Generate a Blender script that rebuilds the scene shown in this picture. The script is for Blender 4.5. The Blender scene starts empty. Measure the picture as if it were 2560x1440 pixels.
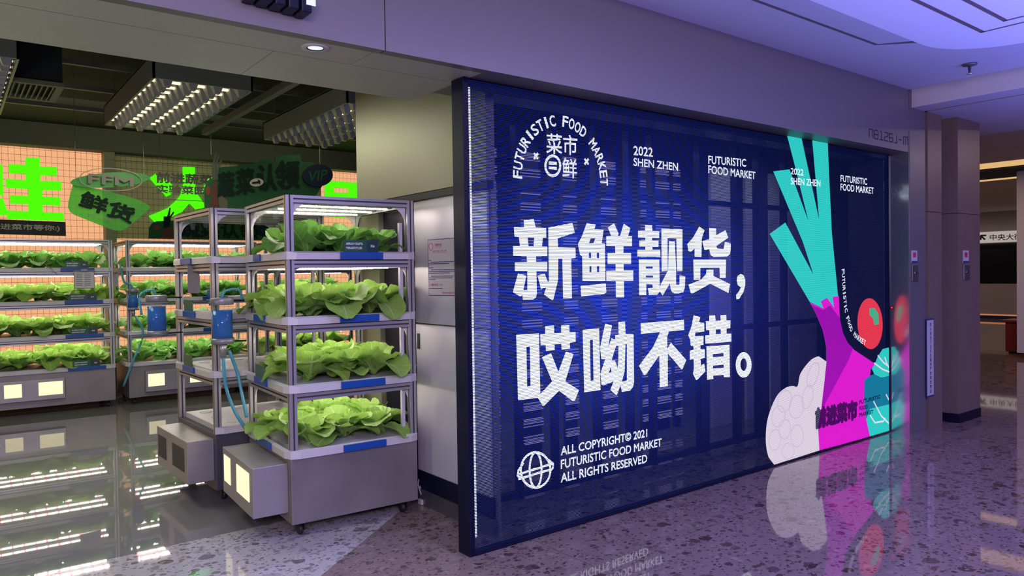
import bpy, math, random
from mathutils import Vector, Matrix
from mathutils.geometry import tessellate_polygon

scene = bpy.context.scene
COL = scene.collection
random.seed(7)
PI = math.pi

# ------------------------------------------------------------------ camera
F_PX, YAW, PITCH, ROLL, CAM_H = 1837.6248844516913, 0.657026719, -0.0189220673, -0.0144700735, 1.5
_f = Vector((math.cos(PITCH) * math.sin(YAW), math.cos(PITCH) * math.cos(YAW), math.sin(PITCH)))
_r = Vector((math.cos(YAW), -math.sin(YAW), 0))
_u = _r.cross(_f)
_r2 = math.cos(ROLL) * _r + math.sin(ROLL) * _u
_u2 = -math.sin(ROLL) * _r + math.cos(ROLL) * _u
cam_d = bpy.data.cameras.new('camera')
cam_d.sensor_width = 36.0
cam_d.lens = F_PX / 2560 * 36.0
cam_d.clip_end = 200
cam = bpy.data.objects.new('camera', cam_d)
COL.objects.link(cam)
_M = Matrix.Identity(4)
for i in range(3):
    _M[i][0], _M[i][1], _M[i][2] = _r2[i], _u2[i], -_f[i]
_M[2][3] = CAM_H
cam.matrix_world = _M
scene.camera = cam

# ------------------------------------------------------------------ world, view, lights
scene.view_settings.view_transform = 'Standard'
scene.view_settings.look = 'None'
scene.view_settings.gamma = 1.0
scene.view_settings.use_curve_mapping = False
scene.view_settings.exposure = 0.0
scene.cycles.max_bounces = 7
scene.cycles.diffuse_bounces = 3
scene.cycles.glossy_bounces = 4
scene.cycles.transmission_bounces = 5
scene.cycles.transparent_max_bounces = 12
scene.cycles.caustics_reflective = False
scene.cycles.caustics_refractive = False
scene.cycles.sample_clamp_indirect = 4.0
scene.cycles.use_denoising = True
scene.cycles.use_adaptive_sampling = True
scene.cycles.adaptive_threshold = 0.02

world = bpy.data.worlds.new('world')
scene.world = world
world.use_nodes = True
world.node_tree.nodes['Background'].inputs[0].default_value = (0.10, 0.10, 0.2, 1)
world.node_tree.nodes['Background'].inputs[1].default_value = 0.06


def area(name, loc, look, sx, sy, power, colr, spread=PI):
    d = bpy.data.lights.new(name, 'AREA')
    d.shape = 'RECTANGLE'
    d.size, d.size_y = sx, sy
    d.energy = power
    d.color = colr
    d.spread = spread
    o = bpy.data.objects.new(name, d)
    COL.objects.link(o)
    o.location = loc
    dv = Vector(look) - Vector(loc)
    o.rotation_euler = dv.to_track_quat('-Z', 'Y').to_euler()
    return o


# unseen glow of the mall's display walls, mall lamps, and an added soffit fill
area('display_glow', (5.0, -0.75, 0.35), (5.0, -0.70, 3.3), 7.0, 1.4, 500, (0.17, 0.18, 1.0), 2.1)
area('soffit_fill', (-1.6, 3.6, 0.9), (1.3, 3.65, 2.54), 0.8, 0.8, 16, (0.95, 1.0, 0.72))  # added fill for the soffit and side wall, no lamp known there
area('mall_light', (-1.0, -1.9, 2.75), (1.5, 3.05, 2.75), 2.4, 0.8, 250, (0.80, 0.62, 1.0))
area('mall_light', (8.5, -3.5, 2.4), (8.0, 3.0, 0.8), 3.0, 2.0, 30, (0.78, 0.46, 0.85))
area('mall_light', (3.3, 0.7, 3.02), (3.2, 1.3, 0), 3.0, 1.4, 46, (0.95, 0.78, 0.80))
# corridor lamps
for _x, _y in ((10.5, 1.5), (12.2, 5.6), (16.5, 3.6), (17.5, 7.2), (21.0, 6.0), (21.5, 9.5)):
    area('corridor_light', (_x, _y, 3.08), (_x, _y, 0), 0.16, 0.16, 24, (1.0, 0.72, 0.64))
# lamps of the store ceiling, then two added fills and the downlight
area('store_light', (1.5, 6.45, 2.82), (1.5, 6.45, 0), 0.6, 1.8, 34, (1.0, 1.0, 0.76))
area('store_light', (2.9, 6.4, 2.82), (2.9, 6.4, 0), 0.6, 1.8, 5, (1.0, 1.0, 0.76))
area('store_light', (0.08, 6.45, 2.82), (0.08, 6.45, 0), 0.6, 1.8, 34, (1.0, 1.0, 0.76))
area('store_light', (2.4, 8.9, 3.25), (2.4, 10.8, 2.5), 4.5, 0.3, 13, (0.92, 1.0, 0.58))  # added fill to brighten the back wall, not a store fixture
area('panel_fill_light', (4.7, 3.95, 2.52), (4.7, 4.4, 1.0), 4.2, 0.06, 8, (0.92, 0.92, 1.0))  # added fill that brightens the pale panels behind the display
area('downlight_lamp', (1.35, 3.19, 2.525), (1.35, 3.19, 0), 0.07, 0.07, 4, (0.85, 0.88, 1.0), 1.6)


# ------------------------------------------------------------------ pixel -> place
def ray(px, py):
    return _r2 * ((px - 1280) / F_PX) - _u2 * ((py - 720) / F_PX) + _f


def at_y(px, py, Y):
    d = ray(px, py)
    return d * (Y / d.y) + Vector((0, 0, CAM_H))


def at_x(px, py, X):
    d = ray(px, py)
    return d * (X / d.x) + Vector((0, 0, CAM_H))


def at_z(px, py, Z):
    d = ray(px, py)
    return d * ((Z - CAM_H) / d.z) + Vector((0, 0, CAM_H))


# ------------------------------------------------------------------ materials
def lin(r, g, b):
    def c(v):
        v /= 255.0
        return v / 12.92 if v <= 0.04045 else ((v + 0.055) / 1.055) ** 2.4
    return (c(r), c(g), c(b), 1.0)


def new_mat(name):
    m = bpy.data.materials.new(name)
    m.use_nodes = True
    nt = m.node_tree
    return m, nt, nt.nodes, nt.links, nt.nodes['Principled BSDF']


def bsdf(name, colr, rough=0.5, metal=0.0, noise=0.0, nscale=20.0, stretch=(1, 1, 1), spec=0.5, bump=0.0, rvar=0.0):
    m, nt, N, L, p = new_mat(name)
    p.inputs['Base Color'].default_value = colr
    p.inputs['Roughness'].default_value = rough
    p.inputs['Metallic'].default_value = metal
    p.inputs['Specular IOR Level'].default_value = spec
    if noise or bump or rvar:
        tc = N.new('ShaderNodeTexCoord')
        mp = N.new('ShaderNodeMapping')
        mp.inputs['Scale'].default_value = stretch
        nz = N.new('ShaderNodeTexNoise')
        nz.inputs['Scale'].default_value = nscale
        nz.inputs['Detail'].default_value = 5
        L.new(tc.outputs['Object'], mp.inputs[0])
        L.new(mp.outputs[0], nz.inputs['Vector'])
        if noise:
            mx = N.new('ShaderNodeMix')
            mx.data_type = 'RGBA'
            mx.inputs[6].default_value = tuple(c * (1 - noise) for c in colr[:3]) + (1,)
            mx.inputs[7].default_value = tuple(min(1, c * (1 + noise)) for c in colr[:3]) + (1,)
            L.new(nz.outputs['Fac'], mx.inputs[0])
            L.new(mx.outputs[2], p.inputs['Base Color'])
        if rvar:
            ma = N.new('ShaderNodeMath')
            ma.operation = 'MULTIPLY_ADD'
            ma.inputs[1].default_value = rvar
            ma.inputs[2].default_value = rough - rvar / 2
            L.new(nz.outputs['Fac'], ma.inputs[0])
            L.new(ma.outputs[0], p.inputs['Roughness'])
        if bump:
            bp = N.new('ShaderNodeBump')
            bp.inputs['Strength'].default_value = bump
            bp.inputs['Distance'].default_value = 0.01
            L.new(nz.outputs['Fac'], bp.inputs['Height'])
            L.new(bp.outputs[0], p.inputs['Normal'])
    return m


def emit(name, colr, strength):
    m, nt, N, L, p = new_mat(name)
    N.remove(p)
    e = N.new('ShaderNodeEmission')
    e.inputs[0].default_value = colr
    e.inputs[1].default_value = strength
    L.new(e.outputs[0], N['Material Output'].inputs[0])
    return m


def math_n(N, L, op, a, b=None, c=None):
    n = N.new('ShaderNodeMath')
    n.operation = op
    for i, v in enumerate((a, b, c)):
        if v is None:
            continue
        if isinstance(v, (int, float)):
            n.inputs[i].default_value = v
        else:
            L.new(v, n.inputs[i])
    return n.outputs[0]


LED_PITCH = 0.0082


def led(name, colr, strength, duty, dots=False, backdrop=False):
    """see-through LED strips: lit or dark bars with open gaps between them"""
    m, nt, N, L, p = new_mat(name)
    N.remove(p)
    geo = N.new('ShaderNodeNewGeometry')
    sep = N.new('ShaderNodeSeparateXYZ')
    L.new(geo.outputs['Position'], sep.inputs[0])
    fr = math_n(N, L, 'FRACT', math_n(N, L, 'DIVIDE', sep.outputs[2], LED_PITCH))
    mask = math_n(N, L, 'LESS_THAN', fr, duty)
    e = N.new('ShaderNodeEmission')
    e.inputs[0].default_value = colr
    e.inputs[1].default_value = strength
    lit = e
    if backdrop:
        # the picture on the display: a blue field, brightest behind the headline, navy to the right and to the bottom
        dx = math_n(N, L, 'DIVIDE', math_n(N, L, 'SUBTRACT', sep.outputs[0], 3.35), 1.45)
        dz = math_n(N, L, 'DIVIDE', math_n(N, L, 'SUBTRACT', sep.outputs[2], 1.38), 0.82)
        r2 = math_n(N, L, 'ADD', math_n(N, L, 'MULTIPLY', dx, dx), math_n(N, L, 'MULTIPLY', dz, dz))
        g = math_n(N, L, 'POWER', 2.718, math_n(N, L, 'MULTIPLY', r2, -1.0))
        ramp = N.new('ShaderNodeValToRGB')
        ramp.color_ramp.elements[0].position = 0.0
        ramp.color_ramp.elements[0].color = (0.002, 0.006, 0.052, 1)
        ramp.color_ramp.elements[1].position = 1.0
        ramp.color_ramp.elements[1].color = (0.036, 0.074, 0.70, 1)
        el = ramp.color_ramp.elements.new(0.35)
        el.color = (0.006, 0.014, 0.175, 1)
        L.new(g, ramp.inputs[0])
        L.new(ramp.outputs[0], e.inputs[0])
        d = N.new('ShaderNodeBsdfDiffuse')
        d.inputs[0].default_value = (0.004, 0.004, 0.007, 1)
        ad = N.new('ShaderNodeAddShader')
        L.new(e.outputs[0], ad.inputs[0])
        L.new(d.outputs[0], ad.inputs[1])
        lit = ad
    tr = N.new('ShaderNodeBsdfTransparent')
    mix = N.new('ShaderNodeMixShader')
    L.new(mask, mix.inputs[0])
    L.new(tr.outputs[0], mix.inputs[1])
    L.new(lit.outputs[0], mix.inputs[2])
    L.new(mix.outputs[0], N['Material Output'].inputs[0])
    return m


def terrazzo(name, base, dark, light, chip_scale, rough=0.09, joints=True):
    m, nt, N, L, p = new_mat(name)
    geo = N.new('ShaderNodeNewGeometry')
    colr = None
    base_n = N.new('ShaderNodeRGB')
    base_n.outputs[0].default_value = base
    colr = base_n.outputs[0]
    nz = N.new('ShaderNodeTexNoise')
    nz.inputs['Scale'].default_value = 3.0
    nz.inputs['Detail'].default_value = 3
    L.new(geo.outputs['Position'], nz.inputs['Vector'])
    warp = N.new('ShaderNodeTexNoise')
    warp.inputs['Scale'].default_value = 9.0
    L.new(geo.outputs['Position'], warp.inputs['Vector'])
    va = N.new('ShaderNodeVectorMath')
    va.operation = 'MULTIPLY_ADD'
    va.inputs[1].default_value = (0.05, 0.05, 0.0)
    L.new(warp.outputs['Color'], va.inputs[0])
    L.new(geo.outputs['Position'], va.inputs[2])
    for k, (sc, thr, frac) in enumerate(((chip_scale, 0.40, 0.34), (chip_scale * 2.1, 0.42, 0.40), (chip_scale * 4.6, 0.42, 0.5))):
        v = N.new('ShaderNodeTexVoronoi')
        v.inputs['Scale'].default_value = sc
        mp = N.new('ShaderNodeMapping')
        mp.inputs['Scale'].default_value = (1.0, 1.25, 1)
        mp.inputs['Location'].default_value = (k * 3.3, k * 1.7, 0)
        L.new(va.outputs[0], mp.inputs[0])
        L.new(mp.outputs[0], v.inputs['Vector'])
        sepc = N.new('ShaderNodeSeparateColor')
        L.new(v.outputs['Color'], sepc.inputs[0])
        inside = math_n(N, L, 'LESS_THAN', v.outputs['Distance'], math_n(N, L, 'MULTIPLY_ADD', sepc.outputs[2], 0.25, thr - 0.1))
        chosen = math_n(N, L, 'LESS_THAN', sepc.outputs[0], frac)
        mask = math_n(N, L, 'MULTIPLY', inside, chosen)
        ramp = N.new('ShaderNodeValToRGB')
        ramp.color_ramp.elements[0].color = dark
        ramp.color_ramp.elements[1].color = light
        mid = ramp.color_ramp.elements.new(0.5)
        mid.color = tuple(0.55 * b + 0.2 * d for b, d in zip(base[:3], dark[:3])) + (1,)
        L.new(sepc.outputs[1], ramp.inputs[0])
        mx = N.new('ShaderNodeMix')
        mx.data_type = 'RGBA'
        L.new(mask, mx.inputs[0])
        L.new(colr, mx.inputs[6])
        L.new(ramp.outputs[0], mx.inputs[7])
        colr = mx.outputs[2]
    if joints:
        sep = N.new('ShaderNodeSeparateXYZ')
        L.new(geo.outputs['Position'], sep.inputs[0])
        jm = None
        for ax, off in ((0, 0.41), (1, 0.30)):
            fr = math_n(N, L, 'FRACT', math_n(N, L, 'DIVIDE', math_n(N, L, 'ADD', sep.outputs[ax], off), 1.5))
            j = math_n(N, L, 'LESS_THAN', fr, 0.0025)
            jm = j if jm is None else math_n(N, L, 'MAXIMUM', jm, j)
        mx = N.new('ShaderNodeMix')
        mx.data_type = 'RGBA'
        L.new(jm, mx.inputs[0])
        L.new(colr, mx.inputs[6])
        mx.inputs[7].default_value = tuple(c * 0.35 for c in base[:3]) + (1,)
        colr = mx.outputs[2]
    L.new(colr, p.inputs['Base Color'])
    p.inputs['Roughness'].default_value = rough
    p.inputs['IOR'].default_value = 1.66
    return m


def tiles(name, tile_c, line_c, strength, sx, sz, lw=0.055, diffuse=False):
    m, nt, N, L, p = new_mat(name)
    geo = N.new('ShaderNodeNewGeometry')
    sep = N.new('ShaderNodeSeparateXYZ')
    L.new(geo.outputs['Position'], sep.inputs[0])
    a = math_n(N, L, 'LESS_THAN', math_n(N, L, 'FRACT', math_n(N, L, 'DIVIDE', sep.outputs[0], sx)), lw)
    b = math_n(N, L, 'LESS_THAN', math_n(N, L, 'FRACT', math_n(N, L, 'DIVIDE', sep.outputs[2], sz)), lw)
    g = math_n(N, L, 'MAXIMUM', a, b)
    mx = N.new('ShaderNodeMix')
    mx.data_type = 'RGBA'
    L.new(g, mx.inputs[0])
    mx.inputs[6].default_value = tile_c
    mx.inputs[7].default_value = line_c
    if diffuse:
        L.new(mx.outputs[2], p.inputs['Base Color'])
        p.inputs['Roughness'].default_value = 0.5
    else:
        N.remove(p)
        e = N.new('ShaderNodeEmission')
        e.inputs[1].default_value = strength
        L.new(mx.outputs[2], e.inputs[0])
        L.new(e.outputs[0], N['Material Output'].inputs[0])
    return m


def leaf_mat(name, base, vein, edge):
    m, nt, N, L, p = new_mat(name)
    uv = N.new('ShaderNodeUVMap')
    sep = N.new('ShaderNodeSeparateXYZ')
    L.new(uv.outputs[0], sep.inputs[0])
    au = math_n(N, L, 'ABSOLUTE', math_n(N, L, 'SUBTRACT', sep.outputs[0], 0.5))
    mid = math_n(N, L, 'LESS_THAN', au, math_n(N, L, 'MULTIPLY_ADD', sep.outputs[1], -0.055, 0.065))
    side = math_n(N, L, 'FRACT', math_n(N, L, 'MULTIPLY', math_n(N, L, 'SUBTRACT', sep.outputs[1], math_n(N, L, 'MULTIPLY', au, 0.45)), 6.5))
    sv = math_n(N, L, 'LESS_THAN', side, 0.10)
    nz = N.new('ShaderNodeTexNoise')
    nz.inputs['Scale'].default_value = 14
    tc = N.new('ShaderNodeTexCoord')
    L.new(tc.outputs['Object'], nz.inputs['Vector'])
    m1 = N.new('ShaderNodeMix')
    m1.data_type = 'RGBA'
    L.new(nz.outputs['Fac'], m1.inputs[0])
    m1.inputs[6].default_value = base
    m1.inputs[7].default_value = edge
    m2 = N.new('ShaderNodeMix')
    m2.data_type = 'RGBA'
    L.new(math_n(N, L, 'MAXIMUM', mid, math_n(N, L, 'MULTIPLY', sv, 0.45)), m2.inputs[0])
    L.new(m1.outputs[2], m2.inputs[6])
    m2.inputs[7].default_value = vein
    L.new(m2.outputs[2], p.inputs['Base Color'])
    p.inputs['Roughness'].default_value = 0.42
    p.inputs['Specular IOR Level'].default_value = 0.45
    bp = N.new('ShaderNodeBump')
    bp.inputs['Strength'].default_value = 0.5
    bp.inputs['Distance'].default_value = 0.004
    nz2 = N.new('ShaderNodeTexNoise')
    nz2.inputs['Scale'].default_value = 70
    L.new(tc.outputs['Object'], nz2.inputs['Vector'])
    L.new(math_n(N, L, 'SUBTRACT', nz2.outputs['Fac'], math_n(N, L, 'MULTIPLY', sv, 0.5)), bp.inputs['Height'])
    L.new(bp.outputs[0], p.inputs['Normal'])
    t = N.new('ShaderNodeBsdfTranslucent')
    L.new(m2.outputs[2], t.inputs[0])
    mix = N.new('ShaderNodeMixShader')
    mix.inputs[0].default_value = 0.35
    L.new(p.outputs[0], mix.inputs[1])
    L.new(t.outputs[0], mix.inputs[2])
    L.new(mix.outputs[0], N['Material Output'].inputs[0])
    return m


def tinted(name, colr, clear, rough=0.3, body=None):
    """translucent coloured acrylic"""
    m, nt, N, L, p = new_mat(name)
    p.inputs['Base Color'].default_value = body or colr
    p.inputs['Roughness'].default_value = rough
    tr = N.new('ShaderNodeBsdfTransparent')
    tr.inputs[0].default_value = colr
    mix = N.new('ShaderNodeMixShader')
    mix.inputs[0].default_value = clear
    L.new(p.outputs[0], mix.inputs[1])
    L.new(tr.outputs[0], mix.inputs[2])
    L.new(mix.outputs[0], N['Material Output'].inputs[0])
    return m


def wood(name, c1, c2):
    m, nt, N, L, p = new_mat(name)
    tc = N.new('ShaderNodeTexCoord')
    mp = N.new('ShaderNodeMapping')
    mp.inputs['Scale'].default_value = (14, 14, 0.7)
    nz = N.new('ShaderNodeTexNoise')
    nz.inputs['Scale'].default_value = 3.0
    nz.inputs['Detail'].default_value = 6
    L.new(tc.outputs['Object'], mp.inputs[0])
    L.new(mp.outputs[0], nz.inputs['Vector'])
    mx = N.new('ShaderNodeMix')
    mx.data_type = 'RGBA'
    mx.inputs[6].default_value = c1
    mx.inputs[7].default_value = c2
    L.new(nz.outputs['Fac'], mx.inputs[0])
    L.new(mx.outputs[2], p.inputs['Base Color'])
    p.inputs['Roughness'].default_value = 0.42
    return m


def plate_mat(name):
    """green label plate with pale lettering bars"""
    m, nt, N, L, p = new_mat(name)
    tc = N.new('ShaderNodeTexCoord')
    sep = N.new('ShaderNodeSeparateXYZ')
    L.new(tc.outputs['Generated'], sep.inputs[0])

    def band(v, a, b):
        return math_n(N, L, 'MULTIPLY', math_n(N, L, 'GREATER_THAN', v, a), math_n(N, L, 'LESS_THAN', v, b))
    u = sep.outputs[0]
    z = sep.outputs[2]
    b1 = math_n(N, L, 'MULTIPLY', band(u, 0.06, 0.55), band(z, 0.60, 0.78))
    b2 = math_n(N, L, 'MULTIPLY', band(u, 0.06, 0.52), band(z, 0.25, 0.43))
    b3 = math_n(N, L, 'MULTIPLY', band(u, 0.78, 0.90), band(z, 0.40, 0.60))
    nz = N.new('ShaderNodeTexNoise')
    nz.inputs['Scale'].default_value = 160
    L.new(tc.outputs['Object'], nz.inputs['Vector'])
    gate = math_n(N, L, 'MULTIPLY_ADD', math_n(N, L, 'GREATER_THAN', nz.outputs['Fac'], 0.47), 0.75, 0.15)
    k = math_n(N, L, 'MULTIPLY', math_n(N, L, 'MAXIMUM', b3, math_n(N, L, 'MAXIMUM', b1, b2)), gate)
    dk = N.new('ShaderNodeMix')
    dk.data_type = 'RGBA'
    L.new(math_n(N, L, 'MULTIPLY', math_n(N, L, 'GREATER_THAN', u, 0.66), 0.8), dk.inputs[0])
    dk.inputs[6].default_value = lin(24, 84, 60)
    dk.inputs[7].default_value = lin(20, 45, 48)
    mx = N.new('ShaderNodeMix')
    mx.data_type = 'RGBA'
    L.new(k, mx.inputs[0])
    L.new(dk.outputs[2], mx.inputs[6])
    mx.inputs[7].default_value = (0.6, 0.62, 0.6, 1)
    L.new(mx.outputs[2], p.inputs['Base Color'])
    p.inputs['Roughness'].default_value = 0.4
    return m


M = {}
M['alu'] = bsdf('brushed_aluminium', (0.42, 0.43, 0.41, 1), 0.38, 0.65, 0.06, 8, (1, 1, 0.2))
M['slot'] = bsdf('slot_shadow', (0.05, 0.05, 0.05, 1), 0.6)
M['white'] = bsdf('white_plastic', (0.55, 0.55, 0.54, 1), 0.4, 0, 0.03, 12)
M['gusset'] = bsdf('grey_white_plastic', (0.62, 0.62, 0.61, 1), 0.45)
M['steel'] = bsdf('stained_steel', (0.25, 0.238, 0.218, 1), 0.46, 0.5, 0.30, 4.0, (1, 1, 1), rvar=0.22)
M['steel_dark'] = bsdf('dark_steel', (0.22, 0.22, 0.23, 1), 0.4, 0.8, 0.2, 4)
M['steel_navy'] = bsdf('blue_black_steel', (0.10, 0.10, 0.12, 1), 0.45, 0.5, 0.2, 4)
M['steel_box'] = bsdf('box_steel', (0.36, 0.355, 0.34, 1), 0.40, 0.5, 0.15, 4.0)
M['rubber'] = bsdf('black_rubber', (0.012, 0.012, 0.013, 1), 0.5)
M['black'] = bsdf('black_metal', (0.010, 0.011, 0.016, 1), 0.4, 0.2)
M['navy'] = bsdf('navy_frame', (0.006, 0.007, 0.022, 1), 0.4, 0.0, spec=0.3)
M['frame_navy'] = bsdf('display_frame_navy', (0.003, 0.004, 0.022, 1), 0.45, 0.0, spec=0.2)
M['fascia'] = bsdf('satin_metal_panel', (0.20, 0.195, 0.195, 1), 0.42, 0.35, 0.06, 1.3, (1, 1, 3), rvar=0.12)
M['soffit'] = bsdf('olive_grey_panel', (0.50, 0.51, 0.44, 1), 0.5, 0.3, 0.08, 1.6, (1, 1, 1))
M['sidewall'] = bsdf('beige_metal_panel', (0.29, 0.29, 0.20, 1), 0.42, 0.3, 0.05, 1.5)
M['door_metal'] = bsdf('brushed_steel_door', (0.70, 0.70, 0.72, 1), 0.42, 0.35, 0.18, 1.8, (1, 1.2, 0.5), rvar=0.2)
M['reveal'] = bsdf('satin_reveal', (0.60, 0.60, 0.62, 1), 0.16, 0.9, 0.0)
M['ceil'] = bsdf('painted_ceiling', (0.60, 0.575, 0.565, 1), 0.7, 0, 0.03, 2)
M['ceil_recess'] = bsdf('recess_paint', (0.90, 0.90, 0.90, 1), 0.6)
M['groove'] = bsdf('ceiling_groove', (0.16, 0.12, 0.11, 1), 0.7)
M['ceil_dark'] = bsdf('dark_store_ceiling', (0.006, 0.011, 0.014, 1), 0.8, 0, 0.4, 1.2)
M['header'] = bsdf('dark_header', (0.075, 0.075, 0.06, 1), 0.7)
M['wall_dark'] = bsdf('dark_wall', (0.05, 0.05, 0.055, 1), 0.7)
M['pillar'] = bsdf('grey_green_pillar', (0.20, 0.20, 0.14, 1), 0.6)
M['rail_grey'] = bsdf('grey_rail', (0.20, 0.21, 0.18, 1), 0.5, 0.2)
M['floor_mall'] = terrazzo('terrazzo_brown', (0.225, 0.170, 0.150, 1), (0.060, 0.032, 0.027, 1), (0.30, 0.24, 0.215, 1), 11, 0.035)
M['floor_light'] = terrazzo('terrazzo_pale', (0.46, 0.455, 0.45, 1), (0.13, 0.11, 0.105, 1), (0.50, 0.49, 0.48, 1), 11, 0.04, False)
M['floor_store'] = bsdf('polished_concrete', (0.19, 0.19, 0.19, 1), 0.02, 0, 0.14, 2.2, spec=0.36)
M['peach'] = tiles('backlit_tiles', (1.0, 0.50, 0.25, 1), (0.36, 0.09, 0.04, 1), 0.90, 0.064, 0.078)
M['peach_dim'] = tiles('unlit_tiles', (0.42, 0.35, 0.20, 1), (0.08, 0.035, 0.02, 1), 1, 0.064, 0.078, 0.06, True)
M['neon'] = emit('green_neon', (0.085, 1.0, 0.004, 1), 1.0)
M['lamp_warm'] = emit('warm_lamp', (1.0, 0.80, 0.48, 1), 1.7)
M['lamp_white'] = emit('white_lamp', (0.8, 0.86, 1.0, 1), 1.1)
M['window_lit'] = emit('lit_window', (1.0, 0.88, 0.56, 1), 1.15)
M['cove_warm'] = emit('warm_cove', (1.0, 0.62, 0.26, 1), 0.75)
M['stripe_glow'] = emit('lilac_light_stripe', (0.62, 0.55, 1.0, 1), 0.34)
M['blue_label'] = bsdf('blue_holder', lin(16, 74, 150), 0.4)
M['plate'] = plate_mat('green_plate')
M['lettuce'] = leaf_mat('lettuce_leaf', (0.23, 0.48, 0.065, 1), (0.52, 0.68, 0.30, 1), (0.38, 0.60, 0.12, 1))
M['pakchoi'] = leaf_mat('dark_leaf', (0.11, 0.33, 0.045, 1), (0.36, 0.55, 0.20, 1), (0.20, 0.45, 0.08, 1))
M['glass'] = tinted('clear_acrylic', (0.95, 0.98, 0.97, 1), 0.94, 0.05, (0.6, 0.65, 0.65, 1))
M['blue_liquid'] = tinted('blue_liquid', (0.01, 0.30, 0.85, 1), 0.35, 0.1, (0.004, 0.20, 0.62, 1))
M['hose'] = tinted('teal_hose', (0.25, 0.7, 0.75, 1), 0.25, 0.2, (0.10, 0.42, 0.50, 1))
M['cap_grey'] = bsdf('grey_cap', (0.26, 0.26, 0.27, 1), 0.38, 0.3)
M['paper'] = bsdf('paper', (0.55, 0.54, 0.52, 1), 0.6)
M['print_red'] = bsdf('red_print', lin(190, 50, 70), 0.6)
M['print_dark'] = bsdf('dark_print', (0.03, 0.03, 0.05, 1), 0.6)
M['print_blue'] = bsdf('blue_print', lin(40, 50, 120), 0.6)
M['clip_grey'] = bsdf('clipboard_grey', (0.20, 0.19, 0.17, 1), 0.5)
M['acrylic_green'] = tinted('green_acrylic', (0.30, 0.88, 0.10, 1), 0.62, 0.35, (0.09, 0.32, 0.05, 1))
M['acrylic_oval'] = tinted('green_oval_acrylic', (0.16, 0.60, 0.12, 1), 0.45, 0.35, (0.05, 0.26, 0.05, 1))
M['acrylic_grey'] = tinted('grey_acrylic', (0.6, 0.55, 0.5, 1), 0.45, 0.35, (0.20, 0.19, 0.16, 1))
M['letter_grey'] = bsdf('grey_letters', (0.13, 0.115, 0.10, 1), 0.6, spec=0.2)
M['sign_green'] = bsdf('green_board', (0.011, 0.048, 0.018, 1), 0.5, spec=0.1)
M['sign_dark'] = bsdf('dark_green_ink', (0.005, 0.012, 0.008, 1), 0.6, spec=0.05)
M['sign_navy'] = bsdf('navy_oval', (0.006, 0.011, 0.022, 1), 0.5, spec=0.1)
M['sign_pale'] = bsdf('pale_oval', (0.26, 0.25, 0.20, 1), 0.5)
M['sign_radish'] = bsdf('maroon_radish', (0.055, 0.024, 0.018, 1), 0.5, spec=0.1)
M['sign_olive'] = bsdf('olive_print', (0.06, 0.06, 0.035, 1), 0.6, spec=0.1)
M['sign_tomato'] = bsdf('red_dot', (0.11, 0.026, 0.012, 1), 0.5, spec=0.1)
M['sign_leafstroke'] = bsdf('grey_leaf', (0.045, 0.05, 0.04, 1), 0.6, spec=0.1)
M['board_dark'] = bsdf('charcoal_board', (0.03, 0.032, 0.027, 1), 0.6, spec=0.1)
M['board_text'] = bsdf('sage_text', (0.30, 0.31, 0.24, 1), 0.6)
M['wood'] = wood('grey_wood', (0.16, 0.115, 0.090, 1), (0.22, 0.165, 0.125, 1))
M['shutter'] = bsdf('pale_shutter', (0.46, 0.47, 0.52, 1), 0.6, 0, 0.05, 2)
M['red_box'] = bsdf('dark_red_box', (0.16, 0.012, 0.012, 1), 0.45)
M['far_wall'] = bsdf('far_wall_panel', (0.30, 0.26, 0.25, 1), 0.6)
M['far_dark'] = bsdf('dark_window', (0.006, 0.006, 0.010, 1), 0.25)
M['sign_white'] = emit('lit_white_sign', (1.0, 0.86, 0.80, 1), 0.42)
M['warm_line'] = emit('warm_skirting_light', (1.0, 0.35, 0.15, 1), 0.5)
M['louvre'] = bsdf('silver_louvre', (0.27, 0.30, 0.28, 1), 0.35, 0.4)
M['chrome'] = bsdf('chrome', (0.7, 0.7, 0.7, 1), 0.2, 1.0)
M['glint_glow'] = emit('red_glint_glow', (1.0, 0.02, 0.02, 1), 2.5)
M['exit_green'] = emit('green_lamp', (0.02, 0.5, 0.15, 1), 0.5)

M['led_back'] = led('display_field', (0, 0, 0, 1), 1.0, 0.58, backdrop=True)
M['led_white'] = led('display_white', (0.86, 0.92, 1.0, 1), 1.45, 0.70)
M['led_text'] = led('display_small_white', (0.80, 0.84, 1.0, 1), 1.35, 0.74)
M['led_teal'] = led('display_teal', (0.035, 0.72, 0.68, 1), 0.98, 0.82)
M['led_magenta'] = led('display_magenta', (0.92, 0.015, 0.80, 1), 0.95, 0.82)
M['led_purple'] = led('display_purple', (0.42, 0.008, 0.56, 1), 0.85, 0.82)
M['led_garlic'] = led('display_garlic', (0.86, 0.76, 0.90, 1), 1.0, 0.82)
M['led_clove'] = led('display_clove', (0.70, 0.60, 0.80, 1), 0.92, 0.82)
M['led_red'] = led('display_red', (0.95, 0.05, 0.10, 1), 0.98, 0.82)
M['led_green'] = led('display_green', (0.05, 0.55, 0.33, 1), 0.9, 0.82)
M['led_blueteal'] = led('display_blueteal', (0.010, 0.24, 0.42, 1), 0.95, 0.82)
M['led_ink'] = led('display_ink', (0.012, 0.006, 0.10, 1), 0.6, 0.9)
M['led_edge'] = led('display_edge_dots', (0.75, 0.80, 1.0, 1), 1.6, 0.5)


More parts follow.
